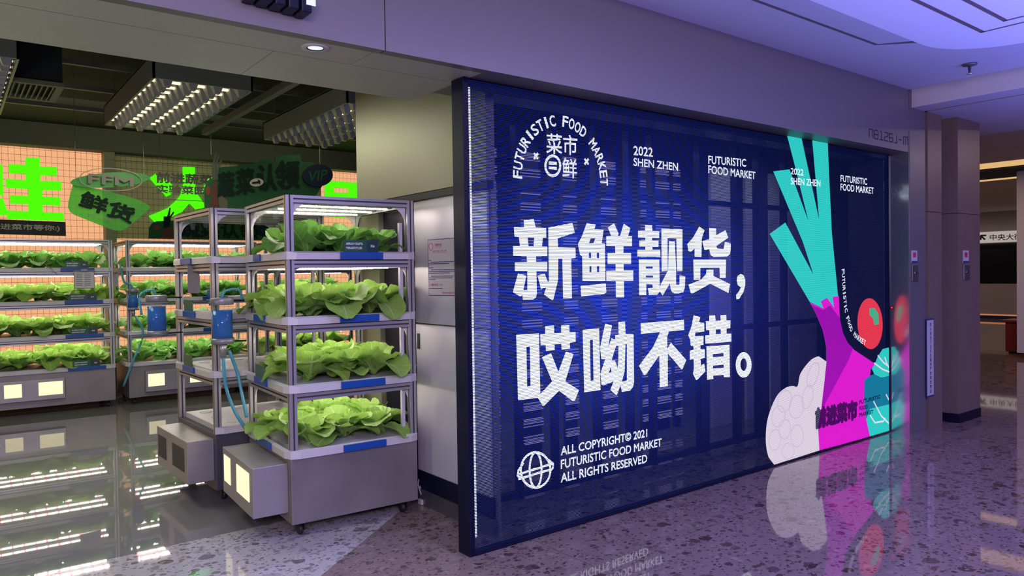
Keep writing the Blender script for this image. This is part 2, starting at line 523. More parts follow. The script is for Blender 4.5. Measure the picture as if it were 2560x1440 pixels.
def glow_mat():
    m, nt, N, L, p = new_mat('grow_lamp')
    N.remove(p)
    tc = N.new('ShaderNodeTexCoord')
    sep = N.new('ShaderNodeSeparateXYZ')
    L.new(tc.outputs['Object'], sep.inputs[0])
    red = math_n(N, L, 'LESS_THAN', math_n(N, L, 'FRACT', math_n(N, L, 'MULTIPLY', sep.outputs[0], 9.0)), 0.14)
    mx = N.new('ShaderNodeMix')
    mx.data_type = 'RGBA'
    L.new(red, mx.inputs[0])
    mx.inputs[6].default_value = (1.0, 0.98, 0.92, 1)
    mx.inputs[7].default_value = (1.0, 0.10, 0.12, 1)
    e = N.new('ShaderNodeEmission')
    dot = math_n(N, L, 'LESS_THAN', math_n(N, L, 'FRACT', math_n(N, L, 'MULTIPLY', sep.outputs[0], 55.0)), 0.72)
    L.new(math_n(N, L, 'MULTIPLY_ADD', dot, 34.0, 4.0), e.inputs[1])
    L.new(mx.outputs[2], e.inputs[0])
    L.new(e.outputs[0], N['Material Output'].inputs[0])
    return m


M['grow'] = glow_mat()


# ------------------------------------------------------------------ mesh helpers
class MB:
    def __init__(self):
        self.v, self.f, self.mi, self.uv = [], [], [], []
        self.m = 0

    def face(self, idx, uv=None):
        self.f.append(idx)
        self.mi.append(self.m)
        self.uv.append(uv)

    def add(self, verts, faces):
        b = len(self.v)
        self.v += [tuple(p) for p in verts]
        for fc in faces:
            self.face([b + i for i in fc])

    def box(self, x0, y0, z0, x1, y1, z1):
        x0, x1 = min(x0, x1), max(x0, x1)
        y0, y1 = min(y0, y1), max(y0, y1)
        z0, z1 = min(z0, z1), max(z0, z1)
        self.add([(x0, y0, z0), (x1, y0, z0), (x1, y1, z0), (x0, y1, z0), (x0, y0, z1), (x1, y0, z1), (x1, y1, z1), (x0, y1, z1)],
                 [(0, 3, 2, 1), (4, 5, 6, 7), (0, 1, 5, 4), (1, 2, 6, 5), (2, 3, 7, 6), (3, 0, 4, 7)])
        return self

    def quad(self, a, b, c, d):
        self.add([a, b, c, d], [(0, 1, 2, 3)])
        return self

    def poly(self, loops):
        """flat polygon, later loops are holes; 3-D points"""
        loops = [[Vector(p) for p in lp] for lp in loops]
        flat = [p for lp in loops for p in lp]
        self.add(flat, tessellate_polygon(loops))
        return self

    def slab(self, loops, off):
        """polygon with thickness: swept by the vector off"""
        off = Vector(off)
        loops = [[Vector(p) for p in lp] for lp in loops]
        flat = [p for lp in loops for p in lp]
        tris = tessellate_polygon(loops)
        n = len(flat)
        self.add(flat + [p + off for p in flat], [tuple(t) for t in tris] + [tuple(n + i for i in reversed(t)) for t in tris])
        b = 0
        for lp in loops:
            k = len(lp)
            vs = lp + [p + off for p in lp]
            self.add(vs, [(i, (i + 1) % k, k + (i + 1) % k, k + i) for i in range(k)])
            b += k
        return self

    def tube(self, pts, r, n=8, closed=False, caps=True):
        pts = [Vector(p) for p in pts]
        b = len(self.v)
        up0 = Vector((0, 0, 1))
        k = len(pts)
        for i, p in enumerate(pts):
            t = (pts[min(i + 1, k - 1)] - pts[max(i - 1, 0)])
            t.normalize()
            up = up0 if abs(t.z) < 0.95 else Vector((1, 0, 0))
            s = t.cross(up).normalized()
            w = s.cross(t)
            rr = r[i] if isinstance(r, (list, tuple)) else r
            for j in range(n):
                a = 2 * PI * j / n
                self.v.append(tuple(p + (s * math.cos(a) + w * math.sin(a)) * rr))
        for i in range(k - 1):
            for j in range(n):
                self.face([b + i * n + j, b + i * n + (j + 1) % n, b + (i + 1) * n + (j + 1) % n, b + (i + 1) * n + j])
        if caps:
            self.face([b + j for j in reversed(range(n))])
            self.face([b + (k - 1) * n + j for j in range(n)])
        return self

    def hose(self, pts, r, n=8):
        """smooth tube through the points"""
        P = [Vector(p) for p in pts]
        P = [P[0] * 2 - P[1]] + P + [P[-1] * 2 - P[-2]]
        out = []
        for i in range(1, len(P) - 2):
            for k in range(6):
                t = k / 6
                a, b, c, d = P[i - 1], P[i], P[i + 1], P[i + 2]
                out.append(0.5 * ((2 * b) + (c - a) * t + (2 * a - 5 * b + 4 * c - d) * t * t + (3 * b - a - 3 * c + d) * t ** 3))
        out.append(P[-2])
        return self.tube(out, r, n)

    def lathe(self, prof, n=24, origin=(0, 0, 0), axis='z', caps=True):
        b = len(self.v)
        o = Vector(origin)
        for (r, h) in prof:
            for j in range(n):
                a = 2 * PI * j / n
                c, s = r * math.cos(a), r * math.sin(a)
                q = {'z': (c, s, h), 'x': (h, c, s), 'y': (c, h, s)}[axis]
                self.v.append(tuple(o + Vector(q)))
        k = len(prof)
        for i in range(k - 1):
            for j in range(n):
                self.face([b + i * n + j, b + i * n + (j + 1) % n, b + (i + 1) * n + (j + 1) % n, b + (i + 1) * n + j])
        if caps and prof[0][0] > 1e-6:
            self.face([b + j for j in reversed(range(n))])
        if caps and prof[-1][0] > 1e-6:
            self.face([b + (k - 1) * n + j for j in range(n)])
        return self

    def profile(self, axis, a0, a1, c1, c2, s, slot=0.009, depth=0.008):
        """slotted aluminium extrusion of side s along an axis; (c1, c2) its centre in the other two axes"""
        h = s / 2
        w = slot / 2
        d = depth
        sec = [(-h, -h), (-w, -h), (-w, -h + d), (w, -h + d), (w, -h), (h, -h), (h, -w), (h - d, -w), (h - d, w), (h, w), (h, h),
               (w, h), (w, h - d), (-w, h - d), (-w, h), (-h, h), (-h, w), (-h + d, w), (-h + d, -w), (-h, -w)]

        def P(t, u, v):
            return {'x': (t, c1 + u, c2 + v), 'y': (c1 + u, t, c2 + v), 'z': (c1 + u, c2 + v, t)}[axis]
        k = len(sec)
        b = len(self.v)
        self.v += [P(a0, u, v) for u, v in sec] + [P(a1, u, v) for u, v in sec]
        for i in range(k):
            inner = i in (1, 2, 3, 6, 7, 8, 11, 12, 13, 16, 17, 18)
            m0 = self.m
            if inner:
                self.m = 1
            self.face([b + i, b + (i + 1) % k, b + k + (i + 1) % k, b + k + i])
            self.m = m0
        self.face([b + i for i in range(k)])
        self.face([b + k + i for i in range(k)])
        return self

    def mesh(self, name, mats, smooth=False):
        me = bpy.data.meshes.new(name)
        me.from_pydata(self.v, [], self.f)
        for m in (mats if isinstance(mats, (list, tuple)) else [mats]):
            me.materials.append(m)
        if any(self.mi):
            me.polygons.foreach_set('material_index', self.mi)
        if any(u is not None for u in self.uv):
            lay = me.uv_layers.new(name='UVMap')
            k = 0
            for u in self.uv:
                for c in u:
                    lay.data[k].uv = c
                    k += 1
        if smooth:
            me.polygons.foreach_set('use_smooth', [True] * len(me.polygons))
        me.update()
        return me

    def build(self, name, mats, parent=None, smooth=False, bevel=0.0):
        o = bpy.data.objects.new(name, self.mesh(name, mats, smooth))
        COL.objects.link(o)
        if parent is not None:
            o.parent = parent
        if bevel:
            b = o.modifiers.new('edge', 'BEVEL')
            b.width = bevel
            b.segments = 2
            b.limit_method = 'ANGLE'
        return o


def tag(o, label=None, cat=None, group=None, kind=None):
    if label:
        o['label'] = label
    if cat:
        o['category'] = cat
    if group:
        o['group'] = group
    if kind:
        o['kind'] = kind
    return o


def thing(name, label, cat, loc=(0, 0, 0), rz=0.0, group=None):
    o = bpy.data.objects.new(name, None)
    COL.objects.link(o)
    o.location = loc
    o.rotation_euler = (0, 0, rz)
    return tag(o, label, cat, group)


def struct(name, mb, mats, smooth=False):
    return tag(mb.build(name, mats, None, smooth), kind='structure')


def bx(*a):
    return MB().box(*a)


_text_cache = {}


def text_geo(body, bold=0.0, extrude=0.0):
    """outline of a string as flat faces, scaled to the unit square"""
    key = (body, bold, extrude)
    if key in _text_cache:
        return _text_cache[key]
    c = bpy.data.curves.new('t', 'FONT')
    c.body = body
    c.offset = bold
    c.extrude = extrude
    c.resolution_u = 3
    o = bpy.data.objects.new('t', c)
    COL.objects.link(o)
    dg = bpy.context.evaluated_depsgraph_get()
    dg.update()
    me = bpy.data.meshes.new_from_object(o.evaluated_get(dg))
    vs = [v.co.copy() for v in me.vertices]
    fs = [tuple(p.vertices) for p in me.polygons]
    bpy.data.objects.remove(o)
    bpy.data.curves.remove(c)
    bpy.data.meshes.remove(me)
    x0, x1 = min(v.x for v in vs), max(v.x for v in vs)
    y0, y1 = min(v.y for v in vs), max(v.y for v in vs)
    out = ([((v.x - x0) / (x1 - x0), (v.y - y0) / (y1 - y0), v.z) for v in vs], fs)
    _text_cache[key] = out
    return out


def put_text(mb, body, lb, rb, lt, bold=0.0):
    """lay a string on the parallelogram with corners lb, rb, lt (3-D)"""
    vs, fs = text_geo(body, 0.0)
    lb, rb, lt = Vector(lb), Vector(rb), Vector(lt)
    ex, ey = rb - lb, lt - lb
    r = max(0.0, bold - 0.003) * ey.length
    nx, ny = ex.normalized() * r, ey.normalized() * r
    lift = ex.cross(ey).normalized() * 0.00006
    ring = [(0, 0)] if r == 0 else [(0, 0)] + [(math.cos(a), math.sin(a)) for a in [2 * PI * k / 8 for k in range(8)]]
    for k, (a, b) in enumerate(ring):
        mb.add([lb + ex * u + ey * w + nx * a + ny * b + lift * k for u, w, _ in vs], fs)
    return mb


def ellipse(cx, cy, rx, ry, n=32, tilt=0.0):
    out = []
    for i in range(n):
        a = 2 * PI * i / n
        x, y = rx * math.cos(a), ry * math.sin(a)
        out.append((cx + x * math.cos(tilt) - y * math.sin(tilt), cy + x * math.sin(tilt) + y * math.cos(tilt)))
    return out


def stroke(mb, pts, w, closed=False):
    """flat ribbon of width w along 3-D points in a plane of constant y"""
    pts = [Vector(p) for p in pts]
    k = len(pts)
    L_, R_ = [], []
    for i, p in enumerate(pts):
        a = pts[(i - 1) % k] if (closed or i > 0) else p
        b = pts[(i + 1) % k] if (closed or i < k - 1) else p
        t = (b - a).normalized()
        nrm = Vector((-t.z, 0, t.x)) * (w / 2)
        L_.append(p + nrm)
        R_.append(p - nrm)
    n = k if closed else k - 1
    mb.add(L_ + R_, [(i, (i + 1) % k, k + (i + 1) % k, k + i) for i in range(n)])
    return mb


# ================================================================== THE SETTING
Z_CEIL = 3.10
Y_FAS = 3.05
Z_SOF = 2.54
# floors
struct('floor_mall', bx(-6, -7, -0.1, 26, Y_FAS + 0.15, 0), M['floor_mall'])
mb = MB().slab([[(-6, 3.2, 0), (1.085, 3.2, 0), (2.19, 4.08, 0), (2.45, 4.29, 0), (2.45, 4.44, 0), (-6, 4.44, 0)]], (0, 0, -0.1))
struct('floor_threshold', mb, M['floor_light'])
mb = MB().slab([[(1.085, 3.2, 0), (7.0, 3.2, 0), (7.0, 4.44, 0), (2.45, 4.44, 0), (2.45, 4.29, 0), (2.19, 4.08, 0)]], (0, 0, -0.1))
struct('floor_entry', mb, M['floor_mall'])
struct('floor_store', bx(-6, 4.44, -0.1, 8.2, 11.2, 0), M['floor_store'])
struct('floor_corridor', bx(8.2, 3.2, -0.1, 26, 16, 0), M['floor_mall'])

# fascia over the shop front: two satin metal panels with an open joint
struct('wall_fascia', bx(-6, Y_FAS, Z_SOF, 1.632, Y_FAS + 0.06, 3.4).box(1.638, Y_FAS, Z_SOF, 6.86, Y_FAS + 0.06, 3.4), M['fascia'])
# soffit panels behind the fascia
mb = bx(-6, Y_FAS + 0.06, Z_SOF, 1.60, 3.345, Z_SOF + 0.05).box(1.604, Y_FAS + 0.06, Z_SOF, 2.22, 3.345, Z_SOF + 0.05)
mb.box(-6, 3.349, Z_SOF, 1.22, 3.83, Z_SOF + 0.05).box(1.223, 3.349, Z_SOF, 2.22, 3.83, Z_SOF + 0.05)
mb.box(-6, 3.80, Z_SOF + 0.05, 2.22, 3.83, 3.4)
struct('ceiling_soffit', mb, M['soffit'])
struct('ceiling_screen_soffit', bx(2.22, Y_FAS + 0.06, Z_SOF, 6.98, 3.6, Z_SOF + 0.05), M['fascia'])

# side wall: beige metal upper panel, recessed fire cabinet below
struct('wall_side', bx(2.42, 3.36, 2.03, 2.48, 4.99, 3.4).box(2.42, 4.66, 0, 2.48, 4.99, 2.03).box(2.47, 3.36, 0, 2.49, 4.66, 2.03), M['sidewall'])
struct('baseboard_side', bx(2.44, 3.36, 0, 2.47, 4.66, 0.10), M['steel_dark'])
fd = thing('fire_cabinet', 'tall brushed steel fire cabinet door recessed in the side wall beside the display', 'cabinet', (2.455, 3.92, 0))
bx(-0.005, -0.52, 1.19, 0.012, 0.30, 1.985).build('upper_door', M['door_metal'], fd, bevel=0.002)
bx(-0.005, -0.52, 0.22, 0.012, 0.30, 1.183).build('lower_door', M['door_metal'], fd, bevel=0.002)
bx(-0.012, 0.25, 1.02, -0.005, 0.275, 1.12).build('handle', M['black'], fd)
bx(-0.002, 0.305, 0.22, 0.012, 0.73, 1.985).build('shaded_recess_panel', M['navy'], fd)  # dark colour paints the shade inside the wall recess
bx(-0.03, -0.56, 1.985, 0.012, 0.73, 2.028).build('frame', M['navy'], fd)
bx(-0.008, -0.54, 0.10, 0.012, 0.73, 0.22).build('plinth', M['navy'], fd)

# right-hand reveal of the display opening and the wall end
mb = MB().slab([[(6.86, Y_FAS, 0), (7.17, Y_FAS, 0), (7.17, 3.27, 0), (6.845, 3.27, 0), (6.848, 3.20, 0)]], (0, 0, 3.4))
struct('wall_reveal', mb, M['reveal'])
struct('wall_reveal_back', bx(6.85, 3.275, 0, 7.17, 3.6, 3.4), M['wall_dark'])
struct('wall_front', bx(6.868, Y_FAS - 0.008, 0, 7.17, Y_FAS - 0.001, 3.3), M['fascia'])
mb = bx(7.20, Y_FAS - 0.02, 0, 7.49, 3.5, 2.02).box(7.20, Y_FAS - 0.02, 2.025, 7.49, 3.5, 3.0)
struct('wall_wood', mb, M['wood'])
struct('wall_recess', bx(7.17, 3.22, 0, 8.36, 3.4, 3.0), M['navy'])
mb = bx(7.70, 2.97, 0.09, 8.22, 3.5, 2.02).box(7.70, 2.97, 2.025, 8.22, 3.5, 3.0)
struct('wall_pillar', mb, M['wood'])
struct('baseboard_pillar', bx(7.695, 2.965, 0, 8.225, 3.5, 0.09), M['navy'])

# mall ceiling with a lowered, round-cornered raft
struct('ceiling', bx(-6, -7, Z_CEIL, 6.9, Y_FAS + 0.02, 3.16), M['ceil'])
RX1, RY1, RC, ZR = 5.96, 2.31, 0.55, 3.05
arc = [(RX1 - RC + RC * math.cos(a), RY1 - RC + RC * math.sin(a)) for a in [PI / 2 * i / 14 for i in range(15)]]
struct('ceiling_raft', MB().slab([[(x, y, ZR) for x, y in [(-4, -5), (RX1, -5)] + arc + [(-4, RY1)]]], (0, 0, 0.045)), M['ceil_recess'])
g = 0.011
gy, gx = 2.575, 5.30
mb = bx(-3, gy - g, Z_CEIL - 0.002, gx, gy + g, Z_CEIL + 0.001)
mb.slab([[(gx, gy - g, Z_CEIL - 0.002), (gx, gy + g, Z_CEIL - 0.002), (5.52, 2.36, Z_CEIL - 0.002), (5.50, 2.30, Z_CEIL - 0.002)]], (0, 0, 0.003))
struct('trim_1', mb, M['groove'])
mb = MB()
for xb, yb in ((5.45, 1.95), (5.32, 1.775)):
    mb.box(-2, yb - 0.014, ZR - 0.002, xb, yb + 0.014, ZR + 0.001)
    mb.box(xb - 0.010, yb - 3.0, ZR - 0.002, xb + 0.010, yb + 0.014, ZR + 0.001)
struct('trim_2', mb, M['groove'])

# bulkhead beams and corridor ceiling on the right
struct('ceiling_beam', bx(6.90, -7, 2.94, 7.16, Y_FAS - 0.01, 3.4), M['ceil'])
struct('ceiling_corridor', bx(7.20, -7, 2.94, 9.0, 3.6, 3.0).box(9.0, -7, 3.1, 26, 16, 3.16), M['ceil'])
struct('ceiling_corridor_gap', bx(7.16, -7, 3.0, 7.20, Y_FAS, 3.04), M['black'])

# store shell
struct('ceiling_store', bx(-6, 3.83, 3.42, 8.2, 11.2, 3.5), M['ceil_dark'])
struct('wall_back', bx(-6, 10.9, 0, 8.2, 11.0, 3.5), M['wall_dark'])
struct('wall_back_header', bx(-6, 10.55, 3.14, 8.2, 10.9, 3.42), M['header'])
struct('wall_left', bx(-6.1, -7, 0, -6, 11.2, 3.5), M['wall_dark'])
struct('wall_right', bx(7.9, 3.6, 0, 8.2, 11.2, 3.5), M['wall_dark'])
struct('wall_back_pillar', bx(1.645, 10.60, 0, 1.765, 10.9, 3.14), M['pillar'])
struct('wall_behind', bx(-6, -7.1, 0, 26, -7, 3.5), M['wall_dark'])

# corridor far end
struct('wall_far', bx(24, -7, 0.12, 24.2, 16, 1.02).box(24, -7, 2.5, 24.2, 16, 3.16).box(24.1, -7, 1.02, 24.2, 16, 2.5), M['far_wall'])
struct('wall_corridor', bx(8.2, 15.8, 0, 26, 16, 3.2), M['far_wall'])
struct('window_1', bx(24.02, 4, 1.02, 24.09, 12, 2.18), M['far_dark'])
struct('trim_3', bx(23.98, 4, 0.1, 24.05, 12, 0.14), M['warm_line'])
pb = at_x(2553, 600, 14.2)
struct('wall_column', bx(14.0, pb.y - 0.6, 0.08, 14.5, pb.y, 3.1), M['ceil'])

# backlit tile panels of the store's back wall
tag(bx(-3, 10.78, 0.2, 1.64, 10.84, 3.14).build('backlit_tile_panel', M['peach']), 'glowing peach tile panel left of the pillar on the back wall', 'light panel')
tag(bx(1.77, 10.78, 0.2, 4.62, 10.84, 2.04).build('backlit_tile_panel', M['peach']), 'glowing peach tile panel low behind the middle plant racks', 'light panel')
tag(bx(1.77, 10.77, 2.045, 4.62, 10.84, 3.14).build('tile_panel', M['peach_dim']), 'unlit brown tile panel right of the pillar behind hanging signs', 'wall panel')
tag(bx(4.63, 10.78, 0.2, 5.35, 10.84, 3.14).build('backlit_tile_panel', M['peach']), 'glowing peach tile panel at far right of the back wall', 'light panel')

# ================================================================== LED DISPLAY
YS = 3.22          # plane of the lit strips
SX0, SX1, SZ0, SZ1 = 2.205, 6.825, 0.014, 2.53
scr = thing('display_wall', 'huge see-through video wall with vegetables and headline on blue', 'display', (0, 0, 0))
MB().quad((SX0, YS, SZ0), (SX1, YS, SZ0), (SX1, YS, SZ1), (SX0, YS, SZ1)).build('strip_panel', M['led_back'], scr)
mb = bx(SX0 - 0.035, YS - 0.01, 0, SX0, YS + 0.10, SZ1 + 0.008)
mb.box(SX1, YS - 0.01, 0, SX1 + 0.025, YS + 0.03, SZ1).box(SX0, YS - 0.012, 0, SX1, YS + 0.05, SZ0).box(SX0, YS + 0.004, SZ1 - 0.035, SX1, YS + 0.05, SZ1 + 0.008)
mb.build('frame', M['frame_navy'], scr, bevel=0.003)
MB().quad((SX0, YS - 0.006, 0.1), (SX0 + 0.014, YS - 0.006, 0.1), (SX0 + 0.014, YS - 0.006, SZ1 - 0.04), (SX0, YS - 0.006, SZ1 - 0.04)).build('edge_lamps', M['led_edge'], scr)


def S(px, py, dy=0.008):
    return at_y(px, py, YS - dy)


def glyphs(ox, oy, s, polys, dy=0.008):
    """polygons measured in a zoomed crop (origin ox, oy, scale s) laid on the display plane; lists of lists are holes"""
    mb = MB()
    for p in polys:
        loops = p if isinstance(p[0], list) else [p]
        mb.poly([[S(ox + u / s, oy + w / s, dy) for u, w in lp] for lp in loops])
    return mb


def circ(cx, cy, rx, ry, n=28, tilt=0.0):
    return [tuple(p) for p in ellipse(cx, cy, rx, ry, n, tilt)]


c1, c2, c3, c4 = (1260, 540, 6.547), (1560, 540, 6.262), (1270, 780, 5.76), (1580, 770, 6.26)
glyphs(*c1, [[
        [(325, 70), (485, 50), (520, 190), (690, 195), (692, 352), (635, 355), (622, 498), (710, 502), (708, 655), (525, 655), (525, 752), (708, 750),
         (708, 905), (530, 905), (538, 1260), (525, 1330), (480, 1365), (310, 1370), (300, 1290), (270, 1320), (150, 1250), (150, 1225), (230, 940), (365, 975), (318, 1210), (382, 1210), (382, 905),
         (178, 905), (178, 755), (378, 752), (370, 655), (152, 650), (148, 495), (262, 495), (245, 345), (172, 335), (162, 185), (330, 188)],
        [(385, 352), (402, 495), (485, 495), (495, 352)]],
    [(550, 975), (665, 940), (720, 1085), (735, 1060), (725, 190), (1120, 115), (1158, 275), (880, 365), (885, 510), (1170, 520), (1172, 690), (1100, 695),
     (1112, 1345), (968, 1350), (955, 700), (888, 700), (885, 1050), (805, 1375), (780, 1375), (655, 1285), (690, 1170), (605, 1195)]]).build('headline_character', M['led_white'], scr)
glyphs(*c1, [
    [[(1355, 115), (1500, 140), (1480, 215), (1630, 222), (1600, 440), (1650, 455), (1660, 1060), (1285, 1060), (1280, 660), (1245, 640), (1210, 460), (1280, 320)],
     [(1420, 365), (1390, 450), (1465, 445), (1495, 365)], [(1388, 600), (1392, 690), (1425, 690), (1425, 600)], [(1520, 600), (1520, 690), (1555, 690), (1555, 600)],
     [(1400, 825), (1398, 920), (1430, 920), (1432, 825)], [(1520, 820), (1522, 920), (1558, 920), (1558, 820)]],
    [(1255, 1145), (1665, 1105), (1675, 1250), (1640, 1275), (1262, 1315)],
    [(1700, 190), (1800, 118), (1875, 285), (1865, 330), (1900, 325), (1960, 125), (2068, 200), (2030, 330), (2095, 330), (2095, 495), (1955, 495), (1955, 608), (2080, 605), (2080, 785), (1958, 785),
     (1960, 893), (2116, 890), (2116, 1061), (1963, 1063), (1965, 1330), (1832, 1330), (1830, 1064), (1675, 1065), (1675, 900), (1828, 895), (1826, 785), (1695, 785), (1695, 610), (1822, 608), (1820, 495), (1675, 495), (1675, 330), (1755, 325)]]).build('headline_character', M['led_white'], scr)
glyphs(*c2, [
    [(330, 140), (440, 145), (445, 234), (552, 240), (550, 345), (440, 343), (440, 386), (540, 385), (540, 485), (445, 482), (445, 530), (568, 530), (568, 635), (210, 632), (210, 530), (335, 530), (335, 482),
     (240, 480), (240, 388), (335, 387), (335, 342), (220, 340), (220, 230), (330, 232)],
    [[(232, 680), (552, 685), (558, 1080), (556, 1190), (520, 1235), (390, 1238), (375, 1130), (450, 1125), (448, 1070), (348, 1065), (348, 1238), (238, 1240)],
     [(342, 790), (342, 825), (450, 825), (450, 790)], [(342, 930), (342, 965), (455, 965), (455, 930)]],
    [(585, 200), (915, 212), (915, 860), (830, 860), (820, 355), (680, 350), (685, 860), (590, 865)],
    [(705, 395), (795, 400), (815, 820), (815, 1075), (870, 1075), (870, 930), (960, 945), (952, 1120), (930, 1190), (860, 1212), (790, 1212), (745, 1185), (728, 1120), (718, 1055), (605, 1245), (552, 1170), (572, 1075), (690, 850)]]).build('headline_character', M['led_white'], scr)
glyphs(*c2, [
    [(1178, 165), (1260, 220), (1218, 350), (1212, 640), (1105, 635), (1105, 510), (1045, 560), (1010, 550), (990, 440), (1080, 340)],
    [(1335, 190), (1440, 195), (1445, 300), (1590, 220), (1632, 340), (1445, 470), (1460, 510), (1560, 515), (1580, 405), (1672, 430), (1668, 540), (1655, 600), (1615, 635), (1400, 640), (1355, 610), (1335, 520), (1260, 535), (1225, 395), (1335, 360)],
    [(1085, 680), (1598, 685), (1592, 970), (1500, 970), (1495, 810), (1195, 815), (1195, 1000), (1092, 1000)],
    [(1290, 840), (1400, 840), (1400, 940), (1660, 1065), (1635, 1205), (1350, 1060), (1070, 1215), (1045, 1210), (1010, 1075), (1200, 1000), (1285, 910)]]).build('headline_character', M['led_white'], scr)
glyphs(*c2, [[(1830, 905), (1875, 930), (1898, 1000), (1898, 1080), (1870, 1190), (1800, 1300), (1760, 1305), (1755, 1235), (1800, 1180), (1830, 1120), (1780, 1080), (1765, 1010), (1775, 940)]]).build('headline_comma', M['led_white'], scr)
glyphs(*c3, [
    [[(118, 330), (445, 308), (465, 1180), (430, 1235), (145, 1270)], [(265, 500), (275, 1070), (325, 1065), (315, 495)]],
    [(535, 205), (662, 195), (666, 308), (766, 302), (765, 190), (882, 185), (886, 294), (972, 288), (975, 430), (890, 442), (892, 530), (772, 545), (768, 456), (670, 465), (672, 550), (548, 560), (542, 476), (470, 480), (465, 320), (537, 315)],
    [(490, 650), (620, 592), (725, 860), (835, 570), (942, 605), (825, 1000), (1022, 1125), (960, 1280), (930, 1280), (735, 1135), (520, 1350), (500, 1350), (430, 1235), (466, 1180), (635, 1000)]]).build('headline_character', M['led_white'], scr)
glyphs(*c3, [
    [[(1075, 258), (1312, 235), (1332, 1125), (1098, 1155)], [(1180, 405), (1190, 990), (1232, 985), (1222, 400)]],
    [[(1400, 165), (1498, 195), (1440, 520), (1490, 380), (1545, 395), (1545, 335), (1592, 330), (1590, 145), (1685, 140), (1692, 315), (1808, 318), (1815, 1010), (1800, 1080), (1760, 1130), (1640, 1150), (1620, 1055),
      (1570, 1190), (1555, 1195), (1475, 1120), (1520, 1000), (1380, 1055), (1345, 1050), (1332, 880), (1400, 680), (1345, 680), (1325, 515)],
     [(1692, 460), (1680, 850), (1640, 1005), (1712, 985), (1712, 465)], [(1555, 490), (1490, 700), (1540, 700), (1578, 810), (1590, 700), (1590, 485)], [(1480, 795), (1450, 875), (1492, 862)]]]).build('headline_character', M['led_white'], scr)
glyphs(*c4, [[(135, 238), (812, 185), (818, 345), (578, 365), (550, 450), (552, 640), (610, 540), (850, 815), (790, 955), (770, 955), (560, 710), (560, 1225), (435, 1240), (428, 740), (215, 1045), (185, 1050), (110, 905), (330, 610), (440, 378), (140, 405)]]).build('headline_character', M['led_white'], scr)
glyphs(*c4, [
    [(965, 115), (1068, 140), (1050, 220), (1130, 235), (1132, 365), (990, 385), (985, 440), (1120, 435), (1118, 575), (1070, 580), (1072, 645), (1140, 645), (1140, 780), (1072, 800), (1080, 900), (1130, 870), (1150, 990), (1020, 1125), (1000, 1125),
     (955, 1030), (968, 950), (965, 805), (905, 810), (905, 670), (965, 650), (960, 595), (920, 590), (912, 500), (880, 425), (930, 290)],
    [[(1210, 120), (1300, 112), (1308, 200), (1388, 196), (1385, 110), (1475, 105), (1478, 192), (1540, 190), (1538, 320), (1480, 325), (1480, 403), (1555, 400), (1555, 525), (1150, 560), (1145, 430), (1212, 425), (1212, 345), (1160, 345), (1155, 210), (1210, 207)],
     [(1312, 340), (1312, 410), (1390, 405), (1388, 335)]],
    [[(1165, 600), (1525, 575), (1532, 1080), (1440, 1085), (1435, 1045), (1270, 1060), (1272, 1110), (1175, 1125)], [(1265, 720), (1265, 772), (1432, 755), (1432, 708)], [(1268, 900), (1268, 950), (1435, 935), (1435, 885)]]]).build('headline_character', M['led_white'], scr)
glyphs(*c4, [[circ(1747, 890, 124, 200), list(reversed(circ(1747, 885, 50, 98)))]]).build('headline_full_stop', M['led_white'], scr)

# vegetables
def smooth2(pts, n=4):
    k = len(pts)
    out = []
    for i in range(k):
        a, b, c, d = pts[i - 1], pts[i], pts[(i + 1) % k], pts[(i + 2) % k]
        for j in range(n):
            t = j / n
            out.append(tuple(0.5 * (2 * b[q] + (c[q] - a[q]) * t + (2 * a[q] - 5 * b[q] + 4 * c[q] - d[q]) * t * t + (3 * b[q] - a[q] - 3 * c[q] + d[q]) * t ** 3) for q in (0, 1)))
    return out


v3, v4 = (1840, 260, 2.879), (1880, 680, 2.88)
cv = lambda pts, a, b: [((a[0] + u / a[2] - b[0]) * b[2], (a[1] + w / a[2] - b[1]) * b[2]) for u, w in pts]
leaf = [(365, 217), (470, 238), (598, 832), (548, 250), (660, 268), (668, 470), (690, 930), (735, 1385)]
leaf += cv([(580, 178), (590, 255), (540, 185), (495, 212), (515, 262), (415, 215)], v4, v3)
leaf += [(242, 935), (355, 853), (557, 1228), (480, 990), (268, 485), (385, 470), (522, 845), (425, 450)]
glyphs(*v3, [leaf], 0.003).build('leek_leaf_motif', M['led_teal'], scr)
glyphs(*v4, [[(415, 217), (515, 262), (495, 212), (540, 185), (590, 255), (580, 178), (625, 172), (632, 330), (655, 440), (690, 510), (735, 560), (885, 660), (855, 700), (850, 745), (810, 780), (805, 900), (820, 1050), (850, 1185), (485, 1285), (475, 1200), (480, 1050), (500, 970), (535, 650), (535, 540), (510, 420), (460, 300)]], 0.003).build('radish_root_motif', M['led_magenta'], scr)
glyphs(*v4, [[(425, 235), (515, 275), (560, 240), (632, 330), (655, 440), (690, 510), (725, 552), (700, 625), (515, 970), (502, 965), (537, 650), (537, 540), (512, 420), (462, 300)]], 0.005).build('radish_shade_motif', M['led_purple'], scr)
glyphs(*v4, [smooth2([(160, 1388), (120, 1335), (100, 1230), (105, 1100), (130, 1000), (180, 890), (240, 835), (290, 820), (328, 822), (345, 740), (390, 670), (440, 622), (495, 608), (536, 645)])[4:-8] + [(536, 645), (520, 800), (500, 970), (475, 1110), (485, 1285), (160, 1388)]], 0.004).build('cauliflower_motif', M['led_garlic'], scr)
